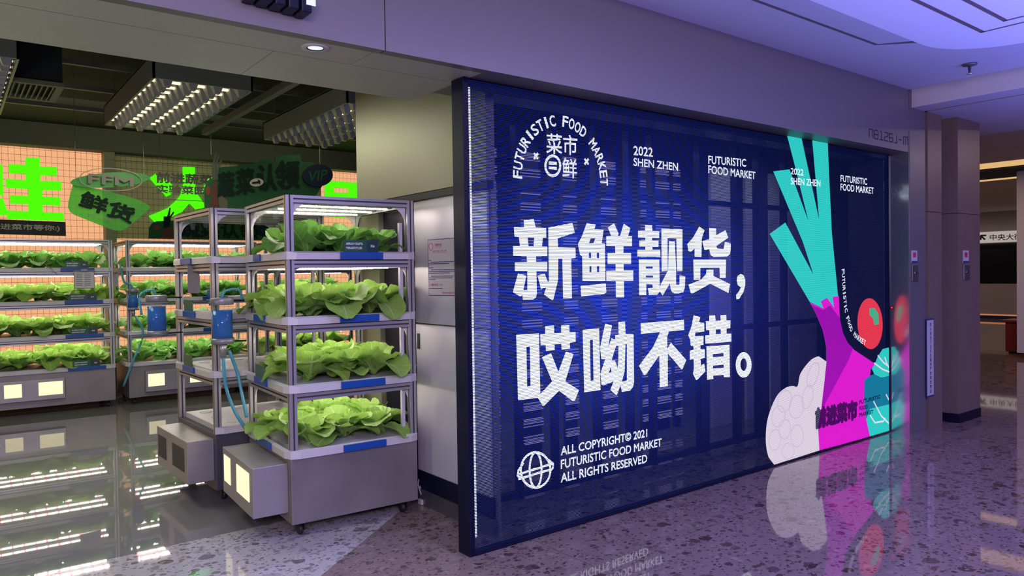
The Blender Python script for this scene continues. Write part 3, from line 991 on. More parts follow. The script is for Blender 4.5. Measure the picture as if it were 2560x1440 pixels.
glyphs(*v4, [[circ(*q[:4], 26, q[4]), list(reversed(circ(q[0], q[1], q[2] - 6, q[3] - 9, 26, q[4])))] for q in
             ((235, 930, 52, 85, .2), (320, 970, 55, 88, .1), (190, 1040, 50, 80, .15), (325, 1180, 48, 85, 0), (235, 1130, 45, 75, .1), (165, 1210, 45, 80, .1), (260, 1290, 48, 60, 0), (440, 740, 40, 95, .3), (400, 900, 40, 90, .2))], 0.006).build('floret_motif', M['led_clove'], scr)
glyphs(*v4, [circ(850, 372, 91, 184, 36, -0.04)], 0.003).build('tomato_motif', M['led_red'], scr)
glyphs(*v4, [[(845, 262), (882, 258), (910, 300), (914, 375), (880, 380), (872, 335), (845, 310)]], 0.005).build('tomato_calyx_motif', M['led_green'], scr)
glyphs(*v4, [[(1000, 540), (1000, 1142), (850, 1185), (820, 1050), (805, 900), (810, 780), (850, 745), (880, 735), (1000, 745)]], 0.004).build('cabbage_motif', M['led_blueteal'], scr)
glyphs(*v4, [[(1000, 540), (940, 555), (905, 610), (885, 660), (862, 695), (880, 735), (930, 760), (1000, 745)], [(1000, 950), (1000, 1142), (850, 1185), (822, 1060), (850, 985)]], 0.005).build('cabbage_leaf_motif', M['led_teal'], scr)
mb = MB()
for pl in ([(905, 600), (945, 650), (985, 680)], [(955, 610), (968, 650), (985, 690)], [(880, 655), (940, 700), (990, 720)], [(875, 930), (930, 1035), (985, 1090)], [(850, 1030), (885, 1085), (945, 1075), (960, 1050)], [(965, 880), (985, 920)]):
    stroke(mb, [S(1880 + u / 2.88, 680 + w / 2.88, 0.0075) for u, w in pl], 0.016)
mb.build('cabbage_vein_motif', M['led_garlic'], scr)


# small lettering
def scr_text(name, rows, mat, bold=0.03, dy=0.009):
    mb = MB()
    for body, l, t, b, r, rb in rows:
        put_text(mb, body, S(l, b, dy), S(r, rb, dy), S(l, t, dy), bold)
    return mb.build(name, M[mat], scr)


scr_text('date_lettering', [('2022', 1584, 364.7, 387.2, 1631.7, 392), ('SHEN ZHEN', 1584, 394.5, 414, 1694.7, 426.5)], 'led_text')
scr_text('market_lettering', [('FUTURISTIC', 1771, 389, 409, 1865, 417), ('FOOD MARKET', 1771, 413.5, 433, 1888.5, 448)], 'led_text')
scr_text('date_lettering', [('2022', 1977, 419.8, 435.4, 2008.5, 439), ('SHEN ZHEN', 1977, 444, 460.8, 2050.8, 466)], 'led_text')
scr_text('market_lettering', [('FUTURISTIC', 2101.5, 437.8, 453.8, 2167.5, 462), ('FOOD MARKET', 2101.5, 458.7, 475.4, 2183.9, 485)], 'led_text')
scr_text('copyright_lettering', [('ALL COPYRIGHT© 2021', 1402.4, 1116, 1138.5, 1617.7, 1092), ('FUTURISTIC FOOD MARKET', 1402.4, 1150, 1172, 1654, 1115), ('ALL RIGHTS RESERVED', 1402.4, 1184, 1206, 1617.7, 1156)], 'led_text')
scr_text('emblem_lettering', [('菜', 1366, 333, 383, 1405, 385.5), ('市', 1408, 337, 386, 1443, 388), ('鲜', 1406, 394, 443, 1442, 446)], 'led_text', 0.015)
mb = MB()
stroke(mb, [S(1382 + x, 414.5 + y, 0.009) for x, y in ellipse(0, 0, 18.5, 25)], 0.016, True)
for dyp in (-7, 5):
    stroke(mb, [S(1372, 414.5 + dyp, 0.009), S(1392, 415.8 + dyp, 0.009)], 0.018)
for cx, cy in ((1340, 390), (1466.4, 404)):
    stroke(mb, [S(cx - 5, cy - 7, 0.009), S(cx + 5, cy + 7, 0.009)], 0.014)
    stroke(mb, [S(cx + 5, cy - 7, 0.009), S(cx - 5, cy + 7, 0.009)], 0.014)
mb.build('emblem_marks', M['led_text'], scr)
mb = MB()
for rx in (37, 15):
    stroke(mb, [S(1339 + x, 1175 + y, 0.009) for x, y in ellipse(0, 0, rx, 44, 40)], 0.014, True)
stroke(mb, [S(1297, 1185.5, 0.009), S(1382, 1159, 0.009)], 0.013)
stroke(mb, [S(1296, 1198, 0.009), S(1381, 1172, 0.009)], 0.013)
stroke(mb, [S(1309, 1157, 0.009), S(1296, 1176, 0.009), S(1294, 1189, 0.009), S(1302, 1196, 0.009)], 0.014)
stroke(mb, [S(1371, 1150, 0.009), S(1383, 1160, 0.009), S(1382, 1170, 0.009), S(1373, 1180, 0.009)], 0.014)
mb.build('globe_emblem', M['led_text'], scr)


def letters_on(mb, body, pts, h, wfac=0.62, bold=0.03, fill=1.0):
    """characters set one by one along a curve of 3-D points on the display; h = letter height"""
    pts = [Vector(p) for p in pts]
    seg = [(b - a).length for a, b in zip(pts, pts[1:])]
    tot = sum(seg)
    n = len(body)
    for i, ch in enumerate(body):
        if ch == ' ':
            continue
        d = tot * (i + 0.5) / n
        j = 0
        while j < len(seg) - 1 and d > seg[j]:
            d -= seg[j]
            j += 1
        t = (pts[j + 1] - pts[j]).normalized()
        p = pts[j] + t * d
        nrm = Vector((-t.z, 0, t.x))
        w = min(h * wfac, tot / n * 0.82) * (0.35 if ch == 'I' else 1.0) * fill
        put_text(mb, ch, p - t * w / 2 - nrm * h / 2, p + t * w / 2 - nrm * h / 2, p - t * w / 2 + nrm * h / 2, bold)
    return mb


pl_, pr_, pt_ = S(1294, 428, .009), S(1510, 450, .009), S(1396, 301, .009)
cxa = (pl_.x + pr_.x) / 2
cza = (pl_.z + pr_.z) / 2 - 0.02
rxa, rza = (pr_.x - pl_.x) / 2, pt_.z - cza
arcp = [(cxa - rxa * math.cos(a), YS - 0.009, cza + rza * math.sin(a)) for a in [-0.06 + (PI + 0.12) * i / 48 for i in range(49)]]
letters_on(MB(), 'FUTURISTIC FOOD MARKET', arcp, 0.062, 0.75).build('arched_lettering', M['led_text'], scr)
cp = [S(x, y, .009) for x, y in ((2107.5, 672), (2109, 700), (2110.5, 730), (2113.5, 765), (2118, 790), (2127, 821), (2138, 838), (2152, 850), (2164, 858))]
letters_on(MB(), 'FUTURISTIC FOOD MARKET', cp, 0.044, 0.8).build('curved_lettering', M['led_text'], scr)
scr_text('market_name_lettering', [('前进菜市', 2039.5, 1022.5, 1070, 2142, 1046)], 'led_ink', 0.10, 0.010)
scr_text('market_lettering', [('FUTURISTIC', 2148.4, 1001.5, 1010.5, 2200.8, 995.5), ('FOOD', 2148.4, 1017, 1026, 2169, 1021), ('MARKET', 2148.4, 1033, 1042, 2182.7, 1033.5)], 'led_ink', 0.07, 0.010)

# glass shop front behind the display: dark mullions
gf = thing('shopfront_frame', 'dark mullion grid of the shop front seen through the video wall', 'window frame', (0, 0, 0))
YG = 3.75


def gx_(px):
    return at_y(px, 800, YG).x


for px, w in ((1300, 0.03), (1390, 0.03), (1497, 0.03), (1580, 0.04), (1637, 0.03), (1762, 0.10), (1848, 0.05), (1910, 0.14), (1968, 0.03), (2060, 0.03), (2140, 0.03)):
    bx(gx_(px) - w / 2, YG, 0.03, gx_(px) + w / 2, YG + 0.06, 2.54).build('mullion', M['navy'], gf)
for z in (0.06, 1.02, 2.06):
    bx(2.6, YG + 0.005, z - 0.02, 6.9, YG + 0.055, z + 0.02).build('transom', M['navy'], gf)
ys_ = 4.4
for i, (p0, p1) in enumerate(((1780, 1830), (1866, 1888), (1926, 1962), (1972, 2040))):
    x0, x1 = at_y(p0, 800, ys_).x, at_y(p1, 800, ys_).x
    tag(bx(x0, ys_, 0.0, x1, ys_ + 0.03, 2.5).build('display_panel', M['shutter']),
        ('pale upright panel behind the wide mullion, leftmost behind the video wall', 'narrow pale upright panel between dark mullions behind the comma',
         'pale upright panel behind the video wall left of the teal leaves', 'pale upright panel behind the teal leaves of the video wall')[i], 'panel', 'pale panels behind the video wall')
for i, (p0, p1) in enumerate(((1229, 1251), (1313, 1359), (1419, 1449), (1513, 1547), (1612, 1629), (1650, 1680), (1694, 1708))):  # made-up glowing columns, put in for striped light showing through the display
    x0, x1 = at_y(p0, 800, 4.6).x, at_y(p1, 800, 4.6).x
    lb = ('narrow column of added lilac light stripes nearest the left edge of the video wall', 'wide column of added lilac light stripes behind the first headline character', 'column of added lilac light stripes behind the arched emblem’s right side',
          'column of added lilac light stripes between the emblem and the date lettering', 'narrow column of added lilac light stripes behind the date lettering', 'column of added lilac light stripes right of the date lettering', 'narrowest column of added lilac light stripes left of the wide mullion')[i]
    t = thing('added_light_column', lb, 'lamp', (x0, 4.6, 0), 0, 'added light stripe columns behind the video wall')
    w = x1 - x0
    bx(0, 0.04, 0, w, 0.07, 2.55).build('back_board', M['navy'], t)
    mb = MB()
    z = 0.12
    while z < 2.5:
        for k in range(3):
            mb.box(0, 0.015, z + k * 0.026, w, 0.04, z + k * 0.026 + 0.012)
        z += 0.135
    mb.build('light_stripe_row', M['stripe_glow'], t)

# ================================================================== SMALL FIXED THINGS
# shop code on the fascia, drawn as thin strokes
mb = MB()
code = {'n': [[(0, 0), (0, 1), (1, 1), (1, 0)]], '8': [[(0, 0), (0, 1), (1, 1), (1, 0), (0, 0)], [(0, .5), (1, .5)]], '1': [[(.1, 1), (.6, 1), (.6, 0)], [(0, 0), (1, 0)]],
        '2': [[(0, 1), (1, 1), (1, .6), (0, .4), (0, 0), (1, 0)]], '6': [[(1, 1), (0, 1), (0, 0), (1, 0), (1, .5), (0, .5)]], 'J': [[(.8, 1), (.8, 0), (0, 0)]],
        '-': [[(0, .5), (.8, .5)]], 'm': [[(0, 0), (0, 1), (1, 1), (1, 0)], [(.5, 0), (.5, .85)]]}
P0, P1 = at_y(2173, 346, Y_FAS - .0), at_y(2270, 366, Y_FAS)
hh = (at_y(2173, 325, Y_FAS).z - P0.z)
n = 8
for i, ch in enumerate('n8126J-m'):
    x0 = P0.x + (P1.x - P0.x) * i / n
    w = (P1.x - P0.x) / n * (0.72 if ch != 'm' else 0.95)
    for pl in code[ch]:
        for (ua, va), (ub, vb) in zip(pl, pl[1:]):
            stroke(mb, [(x0 + ua * w, Y_FAS - 0.0015, 2.60 + va * hh * 1.0), (x0 + ub * w, Y_FAS - 0.0015, 2.60 + vb * hh)], 0.010)
tag(mb.build('unit_number_lettering', M['print_dark']), 'thin dark unit number lettering on the fascia above the right end of the display', 'lettering')

# recessed downlight in the soffit
dl = thing('recessed_downlight', 'round white recessed downlight in the soffit beside the fascia joint', 'lamp', (1.355, 3.19, Z_SOF))
MB().lathe([(0.040, -0.006), (0.062, -0.006), (0.066, 0.0), (0.040, 0.0), (0.040, -0.006)], 32, caps=False).build('trim_ring', M['paper'], dl, True)
MB().lathe([(0.040, 0.004), (0.036, 0.004), (0.034, -0.003), (0.040, -0.004)], 32, caps=False).build('reflector', M['black'], dl, True)
MB().lathe([(0.0, -0.002), (0.034, -0.002), (0.034, 0.0)], 32).build('lens', M['lamp_white'], dl, True)

# finned fixture on the fascia at the top of the view
fx = at_y(690, 6, 3.0)
t = thing('fascia_spotlight', 'dark finned lamp fixed to the fascia at the top edge of the photo', 'lamp', (fx.x, 3.0, fx.z + 0.03))
mb = MB()
for k in range(5):
    mb.box(-0.13 + k * 0.055, -0.05, -0.045 - 0.004 * k, -0.085 + k * 0.055, 0.045, 0.02)
mb.build('heat_fins', M['navy'], t, bevel=0.006)
bx(-0.14, -0.02, 0.02, 0.15, 0.05, 0.07).build('body', M['navy'], t, bevel=0.006)
bx(0.11, -0.052, -0.03, 0.15, -0.05, 0.02).build('lens', M['lamp_white'], t)

# red glint by the right end of the display, built as an added glowing lamp
p = at_y(2232, 769, 3.19)
t = thing('red_glint', 'tiny added red glow for a glint at the right edge of the video wall', 'lamp', (6.842, p.y, p.z))
MB().lathe([(0.014, 0.0), (0.014, -0.008), (0.009, -0.010)], 14, axis='x').build('glint_base', M['black'], t, True)
MB().lathe([(0.008, -0.008), (0.007, -0.016), (0.0, -0.018)], 14, axis='x').build('lens', M['glint_glow'], t, True)

# sprinkler head
sp = at_z(2424, 160, Z_CEIL)
t = thing('sprinkler_head', 'small chrome sprinkler hanging from the violet mall ceiling', 'sprinkler', (sp.x, sp.y, Z_CEIL))
MB().lathe([(0.0, 0.0), (0.055, 0.0), (0.05, -0.012), (0.018, -0.016), (0.0, -0.016)], 20).build('escutcheon', M['steel_dark'], t, True)
MB().lathe([(0.012, -0.016), (0.009, -0.07), (0.02, -0.072), (0.02, -0.08), (0.0, -0.08)], 14).build('nozzle', M['chrome'], t, True)

# poster on the fire cabinet
XP = 2.449


def P_(px, py):
    return at_x(px, py, XP)


tl, tr_, bl = P_(1070, 599), P_(1144, 594), P_(1073, 739)
br = P_(1148, 740)
t = thing('fire_notice_poster', 'blue bordered fire notice sheet on the brushed steel cabinet door', 'poster', (0, 0, 0))
MB().slab([[tl, tr_, br, bl]], (-0.002, 0, 0)).build('border', M['print_blue'], t)


def pq(u, v, d=0.004):
    a = tl + (tr_ - tl) * u
    b = bl + (br - bl) * u
    q = a + (b - a) * v
    return Vector((q.x - d, q.y, q.z))


MB().slab([[pq(.02, .012, .0025), pq(.98, .012, .0025), pq(.98, .988, .0025), pq(.02, .988, .0025)]], (-0.001, 0, 0)).build('sheet', M['paper'], t)
mb = MB()
put_text(mb, '消防栓', pq(.25, .13), pq(.49, .13), pq(.25, .08), .02)
put_text(mb, 'FIRE HYDRANT', pq(.27, .16), pq(.48, .16), pq(.27, .145))
put_text(mb, '使用方法', pq(.17, .225), pq(.66, .225), pq(.17, .20), .01)
mb.slab([[pq(.17, .245), pq(.66, .245), pq(.66, .24), pq(.17, .24)]], (-0.0005, 0, 0))
mb.build('title_lettering', M['print_red'], t)
mb = MB()
put_text(mb, '火警电话 119', pq(.04, .83), pq(.48, .83), pq(.04, .785), .02)
put_text(mb, '深圳消防服务中心', pq(.46, .965), pq(.94, .965), pq(.46, .935), .02)
mb.build('red_lettering', M['print_red'], t)
mb = MB()
ring = [pq(.115 + .07 * math.cos(a), .13 + .06 * math.sin(a)) for a in [2 * PI * i / 20 for i in range(20)]]
for i in range(20):
    a, b = ring[i], ring[(i + 1) % 20]
    mb.tube([a, b], 0.0018, 4)
mb.build('emblem_ring', M['print_red'], t)
mb = MB()
for v, u0, u1 in ((.37, .03, .12), (.40, .1, .88), (.43, .03, .72), (.50, .03, .18), (.535, .1, .93), (.565, .03, .93), (.595, .03, .74), (.65, .1, .86), (.68, .03, .82), (.71, .03, .25), (.865, .03, .48)):
    mb.slab([[pq(u0, v), pq(u1, v), pq(u1, v + .012), pq(u0, v + .012)]], (-0.0005, 0, 0))
mb.build('body_lettering', M['print_blue'], t)

# little notices and metal plates on the wall end and the wood pillar
for i, (px, Y, whr) in enumerate(((2285, Y_FAS - 0.008, 'on the metal wall end'), (2414, 2.97, 'on the far wood pillar'))):
    a = at_y(px - 7, 626, Y)
    b = at_y(px + 7, 657, Y)
    t = thing('fire_notice', 'small white and red fire notice ' + whr, 'sign', ((a.x + b.x) / 2, Y, (a.z + b.z) / 2))
    w, h = (b.x - a.x) / 2, (a.z - b.z) / 2
    bx(-w, -0.004, -h, w, 0, h).build('plate', M['paper'], t)
    bx(-w * .5, -0.006, -h * .1, w * .5, -0.0042, h * .7).build('red_mark', M['print_red'], t)
    bx(-w, -0.006, -h, w, -0.0042, -h * .72).build('blue_band', M['print_blue'], t)
    a = at_y(px - 7, 661, Y)
    b = at_y(px + 8, 703 if i == 0 else 699, Y)
    t = thing('switch_plate', 'grey metal switch box under the fire notice ' + whr, 'switch', ((a.x + b.x) / 2, Y, (a.z + b.z) / 2))
    w, h = (b.x - a.x) / 2, (a.z - b.z) / 2
    bx(-w, -0.012, -h, w, 0, h).build('housing', M['steel_dark'], t, bevel=0.003)
    MB().lathe([(0, -0.018), (0.014, -0.018), (0.014, -0.012)], 16, axis='y').build('key_lock', M['chrome'], t)

# vertical white sign on the wood panel
Y = Y_FAS - 0.021
a, b = at_y(2315, 797, Y), at_y(2334, 990, Y)
t = thing('shutter_warning_sign', 'tall narrow white warning sign with vertical lettering on wood panel', 'sign', ((a.x + b.x) / 2, Y, (a.z + b.z) / 2))
w, h = (b.x - a.x) / 2, (a.z - b.z) / 2
bx(-w, -0.004, -h, w, 0, h).build('border', M['print_blue'], t)
bx(-w * .88, -0.006, -h * .955, w * .88, -0.0042, h * .955).build('panel', M['paper'], t)
mb = MB()
chars = '防火卷帘下0.5米范围内严禁堆放物品'.replace('0.5', '§')
n = len(chars)
for i, ch in enumerate(chars):
    zc = h * .9 - (i + .5) * (1.8 * h / n)
    s = 0.8 * h / n * 0.9
    body = '0.5' if ch == '§' else ch
    put_text(mb, body, (-s * 0.8, -0.0065, zc - s), (s * 1.1, -0.0065, zc - s), (-s * 0.8, -0.0065, zc + s), .015)
mb.build('lettering', M['print_dark'], t)

# corridor end: hanging sign, vent, red box
A, B, D_ = at_x(2440, 581, 23.6), at_x(2600, 578, 23.6), at_x(2440, 608, 23.6)
t = thing('direction_sign', 'lit white overhead sign with arrow and street name at corridor end', 'sign', (23.6, 0, 0))
bx(0, B.y - 0.4, D_.z, 0.12, A.y + 0.6, A.z).build('sign_box', M['sign_white'], t)
mb = MB()
Q = lambda px, py: Vector((-0.01, at_x(px, py, 23.6).y, at_x(px, py, 23.6).z))
put_text(mb, '中央大街', Q(2475, 601), Q(2556, 599), Q(2475, 586), .02)
mb.build('lettering', M['print_dark'], t)
mb = MB()
for pa, pb_ in (((2452, 589), (2463, 599)), ((2452, 589), (2466, 588.5)), ((2452, 589), (2452, 600))):
    a_, b_ = Q(*pa), Q(*pb_)
    mb.tube([a_, b_], 0.025, 6)
mb.build('arrow', M['print_dark'], t)
t = thing('linear_ceiling_vent', 'long slatted ceiling vent between two warm cove lights in the corridor', 'vent', (12.75, 0, 3.1))
bx(0, -3, -0.01, 0.62, 12, 0).build('cove_lamp', M['cove_warm'], t)
bx(2.15, -3, -0.01, 2.55, 12, 0).build('cove_lamp', M['cove_warm'], t)
mb = MB()
for k in range(9):
    x = 0.66 + k * 0.165
    mb.box(x, -3, -0.03, x + 0.085, 12, -0.002)
mb.build('slats', M['black'], t)
a = at_x(2513, 884, 14.6)
t = thing('red_cabinet', 'low dark red box with a lid beside the corridor column', 'box', (14.6, a.y, 0))
bx(0, -0.42, 0.03, 0.5, 0, 0.54).build('body', M['red_box'], t, bevel=0.01)
bx(-0.03, -0.45, 0.54, 0.53, 0.06, 0.58).build('lid', M['red_box'], t, bevel=0.006)
bx(0.04, -0.38, 0, 0.46, -0.04, 0.03).build('base', M['black'], t)

# power adapter and cable behind the nearest rack
a = at_z(1065, 1258, 0.0)
t = thing('power_adapter', 'white power adapter with cable on the floor behind the nearest rack', 'adapter', (a.x, a.y, 0))
bx(-0.05, -0.025, 0.0, 0.05, 0.025, 0.035).build('plug_body', M['paper'], t, bevel=0.006)
MB().hose([(-0.02, 0, 0.03), (-0.03, 0.02, 0.10), (0.0, 0.05, 0.14), (0.04, 0.10, 0.19), (0.07, 0.14, 0.215)], 0.006, 6).build('cable', M['paper'], t, True)
MB().hose([(-0.02, 0, 0.03), (-0.05, 0.01, 0.12), (-0.02, 0.06, 0.17), (-0.06, 0.10, 0.26)], 0.004, 6).build('cable', M['paper'], t, True)

# ================================================================== STORE CEILING AND SIGNS
def baffle(label, cx, cy, rz, n_x=4, n_y=12):
    t = thing('egg_crate_light', label, 'lamp', (cx, cy, 2.88), rz, 'egg crate lights of the store ceiling')
    w, d = 0.34, 0.97
    mb = bx(-w, -d, 0.0, -w + 0.015, d, 0.17).box(w - 0.015, -d, 0, w, d, 0.17).box(-w, -d, 0, w, -d + 0.015, 0.17).box(-w, d - 0.015, 0, w, d, 0.17).box(-w, -d, 0.16, w, d, 0.175)
    mb.build('housing', M['louvre'], t)
    fin = MB()
    cw, cd = 2 * w / n_x, 2 * d / n_y
    for i in range(n_x):
        for j in range(n_y):
            x0, y0 = -w + i * cw, -d + j * cd
            xa, xb = x0 + cw * 0.24, x0 + cw * 0.99
            top = [(xa, y0 + 0.01, 0.10), (xb, y0 + 0.01, 0.10), (xb, y0 + cd - 0.01, 0.10), (xa, y0 + cd - 0.01, 0.10)]
            xm0, xm1 = xa + (xb - xa) * 0.36, xb - (xb - xa) * 0.36
            bot = [(xm0, y0 + cd * .38, -0.035), (xm1, y0 + cd * .38, -0.035), (xm1, y0 + cd * .62, -0.035), (xm0, y0 + cd * .62, -0.035)]
            fin.add(top + bot, [(0, 1, 5, 4), (1, 2, 6, 5), (2, 3, 7, 6), (3, 0, 4, 7), (4, 5, 6, 7), (3, 2, 1, 0)])
    fin.build('reflector_grid', M['louvre'], t)
    for j in range(n_y):
        y0 = -d + (j + 0.5) * cd
        bx(-w + 0.02, y0 - cd * 0.08, 0.035, w - 0.02, y0 + cd * 0.08, 0.05).build('lamp_tube', M['lamp_warm'], t)
    for x in (-w + .05, w - .05):
        for y in (-d + .2, d - .2):
            MB().tube([(x, y, 0.17), (x, y, 0.54)], 0.004, 6).build('hanger_rod', M['rail_grey'], t)
    return t


baffle('large egg crate ceiling light hanging over the middle rack', 1.50, 6.46, 0.0)
baffle('egg crate ceiling light beside the beige side wall', 2.90, 6.40, 0.0)
baffle('egg crate ceiling light cut off by the left photo edge', 0.06, 6.46, 0.0)

t = thing('ceiling_vent', 'rectangular olive ceiling vent grille left of the egg crate light', 'vent', (0.52, 6.50, 2.90))
mb = bx(-0.20, -0.29, 0, -0.155, 0.29, 0.03).box(0.155, -0.29, 0, 0.20, 0.29, 0.03).box(-0.155, -0.29, 0, 0.155, -0.245, 0.03).box(-0.155, 0.245, 0, 0.155, 0.29, 0.03)
mb.build('frame', M['pillar'], t)
mb = MB()
for k in range(9):
    x = -0.14 + k * 0.034
    mb.add([(x, -0.245, 0.0), (x + 0.008, -0.245, 0.0), (x + 0.03, -0.245, 0.03), (x + 0.022, -0.245, 0.03), (x, 0.245, 0.0), (x + 0.008, 0.245, 0.0), (x + 0.03, 0.245, 0.03), (x + 0.022, 0.245, 0.03)],
           [(0, 1, 2, 3), (7, 6, 5, 4), (0, 4, 5, 1), (1, 5, 6, 2), (2, 6, 7, 3), (3, 7, 4, 0)])
mb.build('slats', M['rail_grey'], t)
bx(-0.19, -0.28, 0.03, 0.19, 0.28, 0.52).build('duct_neck', M['ceil_dark'], t)
for i, (yy, z) in enumerate(((6.63, 3.20), (7.47, 3.20), (8.38, 3.20))):
    lb = ('thin grey ceiling rail nearest the soffit', 'middle thin grey ceiling rail crossing behind the vent grille', 'farthest thin grey ceiling rail before the dark header')[i]
    tag(bx(-5, yy - 0.02, z - 0.02, 7.5, yy + 0.02, z + 0.02).build('ceiling_rail', M['rail_grey']), lb, 'rail', 'ceiling rails of the store')
tag(bx(2.25, 5.6, 3.06, 2.31, 8.4, 3.12).build('ceiling_rail', M['rail_grey']), 'ceiling rail running back beside the right egg crate light', 'rail', 'ceiling rails of the store')
tag(MB().tube([(-4, 5.22, 3.2), (0.6, 5.22, 3.2), (1.1, 5.22, 3.22)], 0.10, 14).build('air_duct', M['ceil_dark'], None, True), 'dark round air duct under the store ceiling behind the soffit', 'duct')


def plane_pts(pts, Y):
    return [at_y(x, y, Y) for x, y in pts]


# green neon characters on the back wall
YN = 10.74


def neon(label, o, polys):
    ox, oy, s = o
    mb = MB()
    for p in polys:
        loops = p if isinstance(p[0], list) else [p]
        mb.slab([plane_pts([(ox + u / s, oy + w / s) for u, w in lp], YN) for lp in loops], (0, 0.06, 0))
    return tag(mb.build('neon_character', M['neon']), label, 'sign', 'green neon characters on the back wall')


neon('glowing green neon character of stacked bars above the charcoal board', (0, 370, 6), [
    [(385, 140), (597, 150), (597, 275), (850, 285), (855, 410), (608, 405), (608, 490), (920, 500), (925, 635), (635, 625), (637, 730), (905, 740), (908, 862), (640, 850), (645, 960), (960, 975), (962, 1095), (105, 1060), (112, 935),
     (428, 950), (428, 840), (150, 830), (148, 705), (430, 720), (425, 612), (90, 592), (85, 460), (390, 480), (390, 385), (140, 375), (135, 240), (383, 255)]])
neon('sliver of glowing green neon character cut by the left photo edge', (0, 370, 6), [
    [(-120, 245), (42, 252), (50, 705), (-120, 700)], [(-120, 745), (45, 755), (108, 935), (104, 1005), (-120, 1000)]])
neon('glowing green neon character with splayed legs behind the grey letters', (340, 370, 6), [
    [(705, 283), (885, 290), (890, 560), (935, 710), (1020, 830), (1025, 895), (895, 920), (805, 825), (690, 960), (580, 1010), (400, 1105), (285, 1110), (195, 1020), (480, 900), (600, 790), (670, 705), (712, 560)],
    [(205, 445), (300, 385), (500, 510), (550, 560), (550, 685), (460, 730), (410, 670), (300, 555)], [(985, 640), (1010, 600), (1110, 420), (1200, 470), (1080, 700), (1000, 700)]])
neon('glowing green neon box character beside the beige side wall', (510, 370, 6.737), [
    [[(2050, 545), (2760, 595), (2760, 1200), (2040, 1150)], [(2195, 660), (2195, 745), (2445, 755), (2445, 680)], [(2190, 900), (2190, 1020), (2445, 1030), (2445, 910)]]])

# hanging signs
YA = 7.8


def sign_part(name, mat, o, polys, Y, root, th=0.006):
    ox, oy, s = o
    mb = MB()
    for p in polys:
        loops = p if isinstance(p[0], list) else [p]
        mb.slab([plane_pts([(ox + u / s, oy + w / s) for u, w in lp], Y) for lp in loops], (0, th, 0))
    return mb.build(name, M[mat], root)


def sign_text(name, mat, rows, Y, root, bold=0.02):
    mb = MB()
    for body, lb, rb, lt in rows:
        put_text(mb, body, at_y(*lb, Y), at_y(*rb, Y), at_y(*lt, Y), bold)
    return mb.build(name, M[mat], root)


t = thing('hanging_sign', 'translucent green hanging sign reading fresh goods with oval logo plate', 'sign', (0, 0, 0))
sign_part('body_plate', 'acrylic_green', (0, 0, 1), [[(182, 462), (258, 474), (340, 497), (368, 510), (376, 518), (372, 525), (318, 570), (306, 576), (293, 577), (280, 574), (256, 565), (186, 537), (175, 529), (170, 518), (171, 505)]], YA, t)
sign_part('oval_plate', 'acrylic_oval', (0, 0, 1), [ellipse(276, 450, 100, 18.5, 36, -0.06)], YA - 0.03, t)
mb = MB()
stroke(mb, plane_pts(ellipse(277, 449, 78, 28, 40, 0.05), YA - 0.05), 0.010, True)
mb.build('oval_outline', M['acrylic_grey'], t)
sign_text('character_lettering', 'sign_dark', [('鲜货', (196, 515), (327, 559), (209, 476))], YA - 0.012, t, 0.05)
sign_text('logo_lettering', 'letter_grey', [('FFM', (222, 457), (333, 465), (222, 435))], YA - 0.06, t, 0.07)
sign_text('caption_lettering', 'acrylic_grey', [('FRESH FOOD', (222, 541), (280, 556), (223, 533))], YA - 0.012, t, 0.0)
for px, py in ((190, 452), (360, 446)):
    p = at_y(px, py, YA)
    MB().tube([p, (p.x, p.y, 3.42)], 0.0025, 5).build('hanging_wire', M['rail_grey'], t)

t = thing('hanging_sign', 'two rows of grey cut-out letters in front of green neon', 'sign', (0, 0, 0))
sign_text('letter_row', 'letter_grey', [('前进蔬菜', (391, 456), (531, 462), (391, 431))], 8.2, t, 0.05)
sign_text('letter_row', 'letter_grey', [('实验菜园', (391, 482), (513, 487), (391, 462))], 8.2, t, 0.05)
for (xa, ya, xb, yb) in ((262, 399, 532, 416), (380, 497, 512, 503)):
    MB().tube([at_y(xa, ya, 8.2), at_y(xb, yb, 8.2)], 0.004, 5).build('support_bar', M['rail_grey'], t)
for px, py in ((400, 408), (526, 414)):
    p = at_y(px, py, 8.2)
    MB().tube([p, (p.x, p.y, 3.42)], 0.0025, 5).build('hanging_wire', M['rail_grey'], t)

YC = 7.2
t = thing('hanging_sign', 'big dark green hanging sign with radish, arrow and navy oval', 'sign', (0, 0, 0))
o7 = (510, 370, 6.737)
sign_part('board', 'sign_green', o7, [[(5, 700), (40, 600), (100, 540), (250, 420), (250, 330), (560, 300), (600, 270), (840, 265), (960, 200), (1150, 190), (1190, 240), (1200, 150), (1260, 125), (1590, 108), (1625, 140), (1640, 230), (1810, 235), (1920, 290), (1990, 640), (1890, 795), (1760, 930), (1700, 1010), (20, 1010)]], YC, t, 0.02)
sign_part('radish_motif', 'sign_radish', o7, [[(150, 560), (215, 570), (225, 760), (250, 900), (240, 1010), (90, 1010), (120, 860)]], YC - 0.004, t, 0.003)
sign_part('tomato_motif', 'sign_tomato', o7, [ellipse(70, 720, 42, 80, 24)], YC - 0.003, t, 0.002)
mb = MB()
for pl in ([(150, 540), (160, 330), (175, 200), (205, 75)], [(185, 540), (205, 300), (225, 190), (258, 85)], [(215, 540), (235, 380), (260, 270), (300, 190)]):
    stroke(mb, [at_y(510 + u / 6.737, 370 + w / 6.737, YC - 0.006) for u, w in pl], 0.02)
mb.build('leaf_motif', M['sign_leafstroke'], t)
sign_part('pale_leaf_motif', 'sign_olive', o7, [[(215, 780), (330, 800), (400, 900), (400, 1010), (270, 1010), (240, 880)]], YC - 0.004, t, 0.003)
sign_part('vip_oval', 'sign_navy', o7, [ellipse(1920, 462, 252, 188, 36, -0.06)], YC - 0.03, t, 0.02)
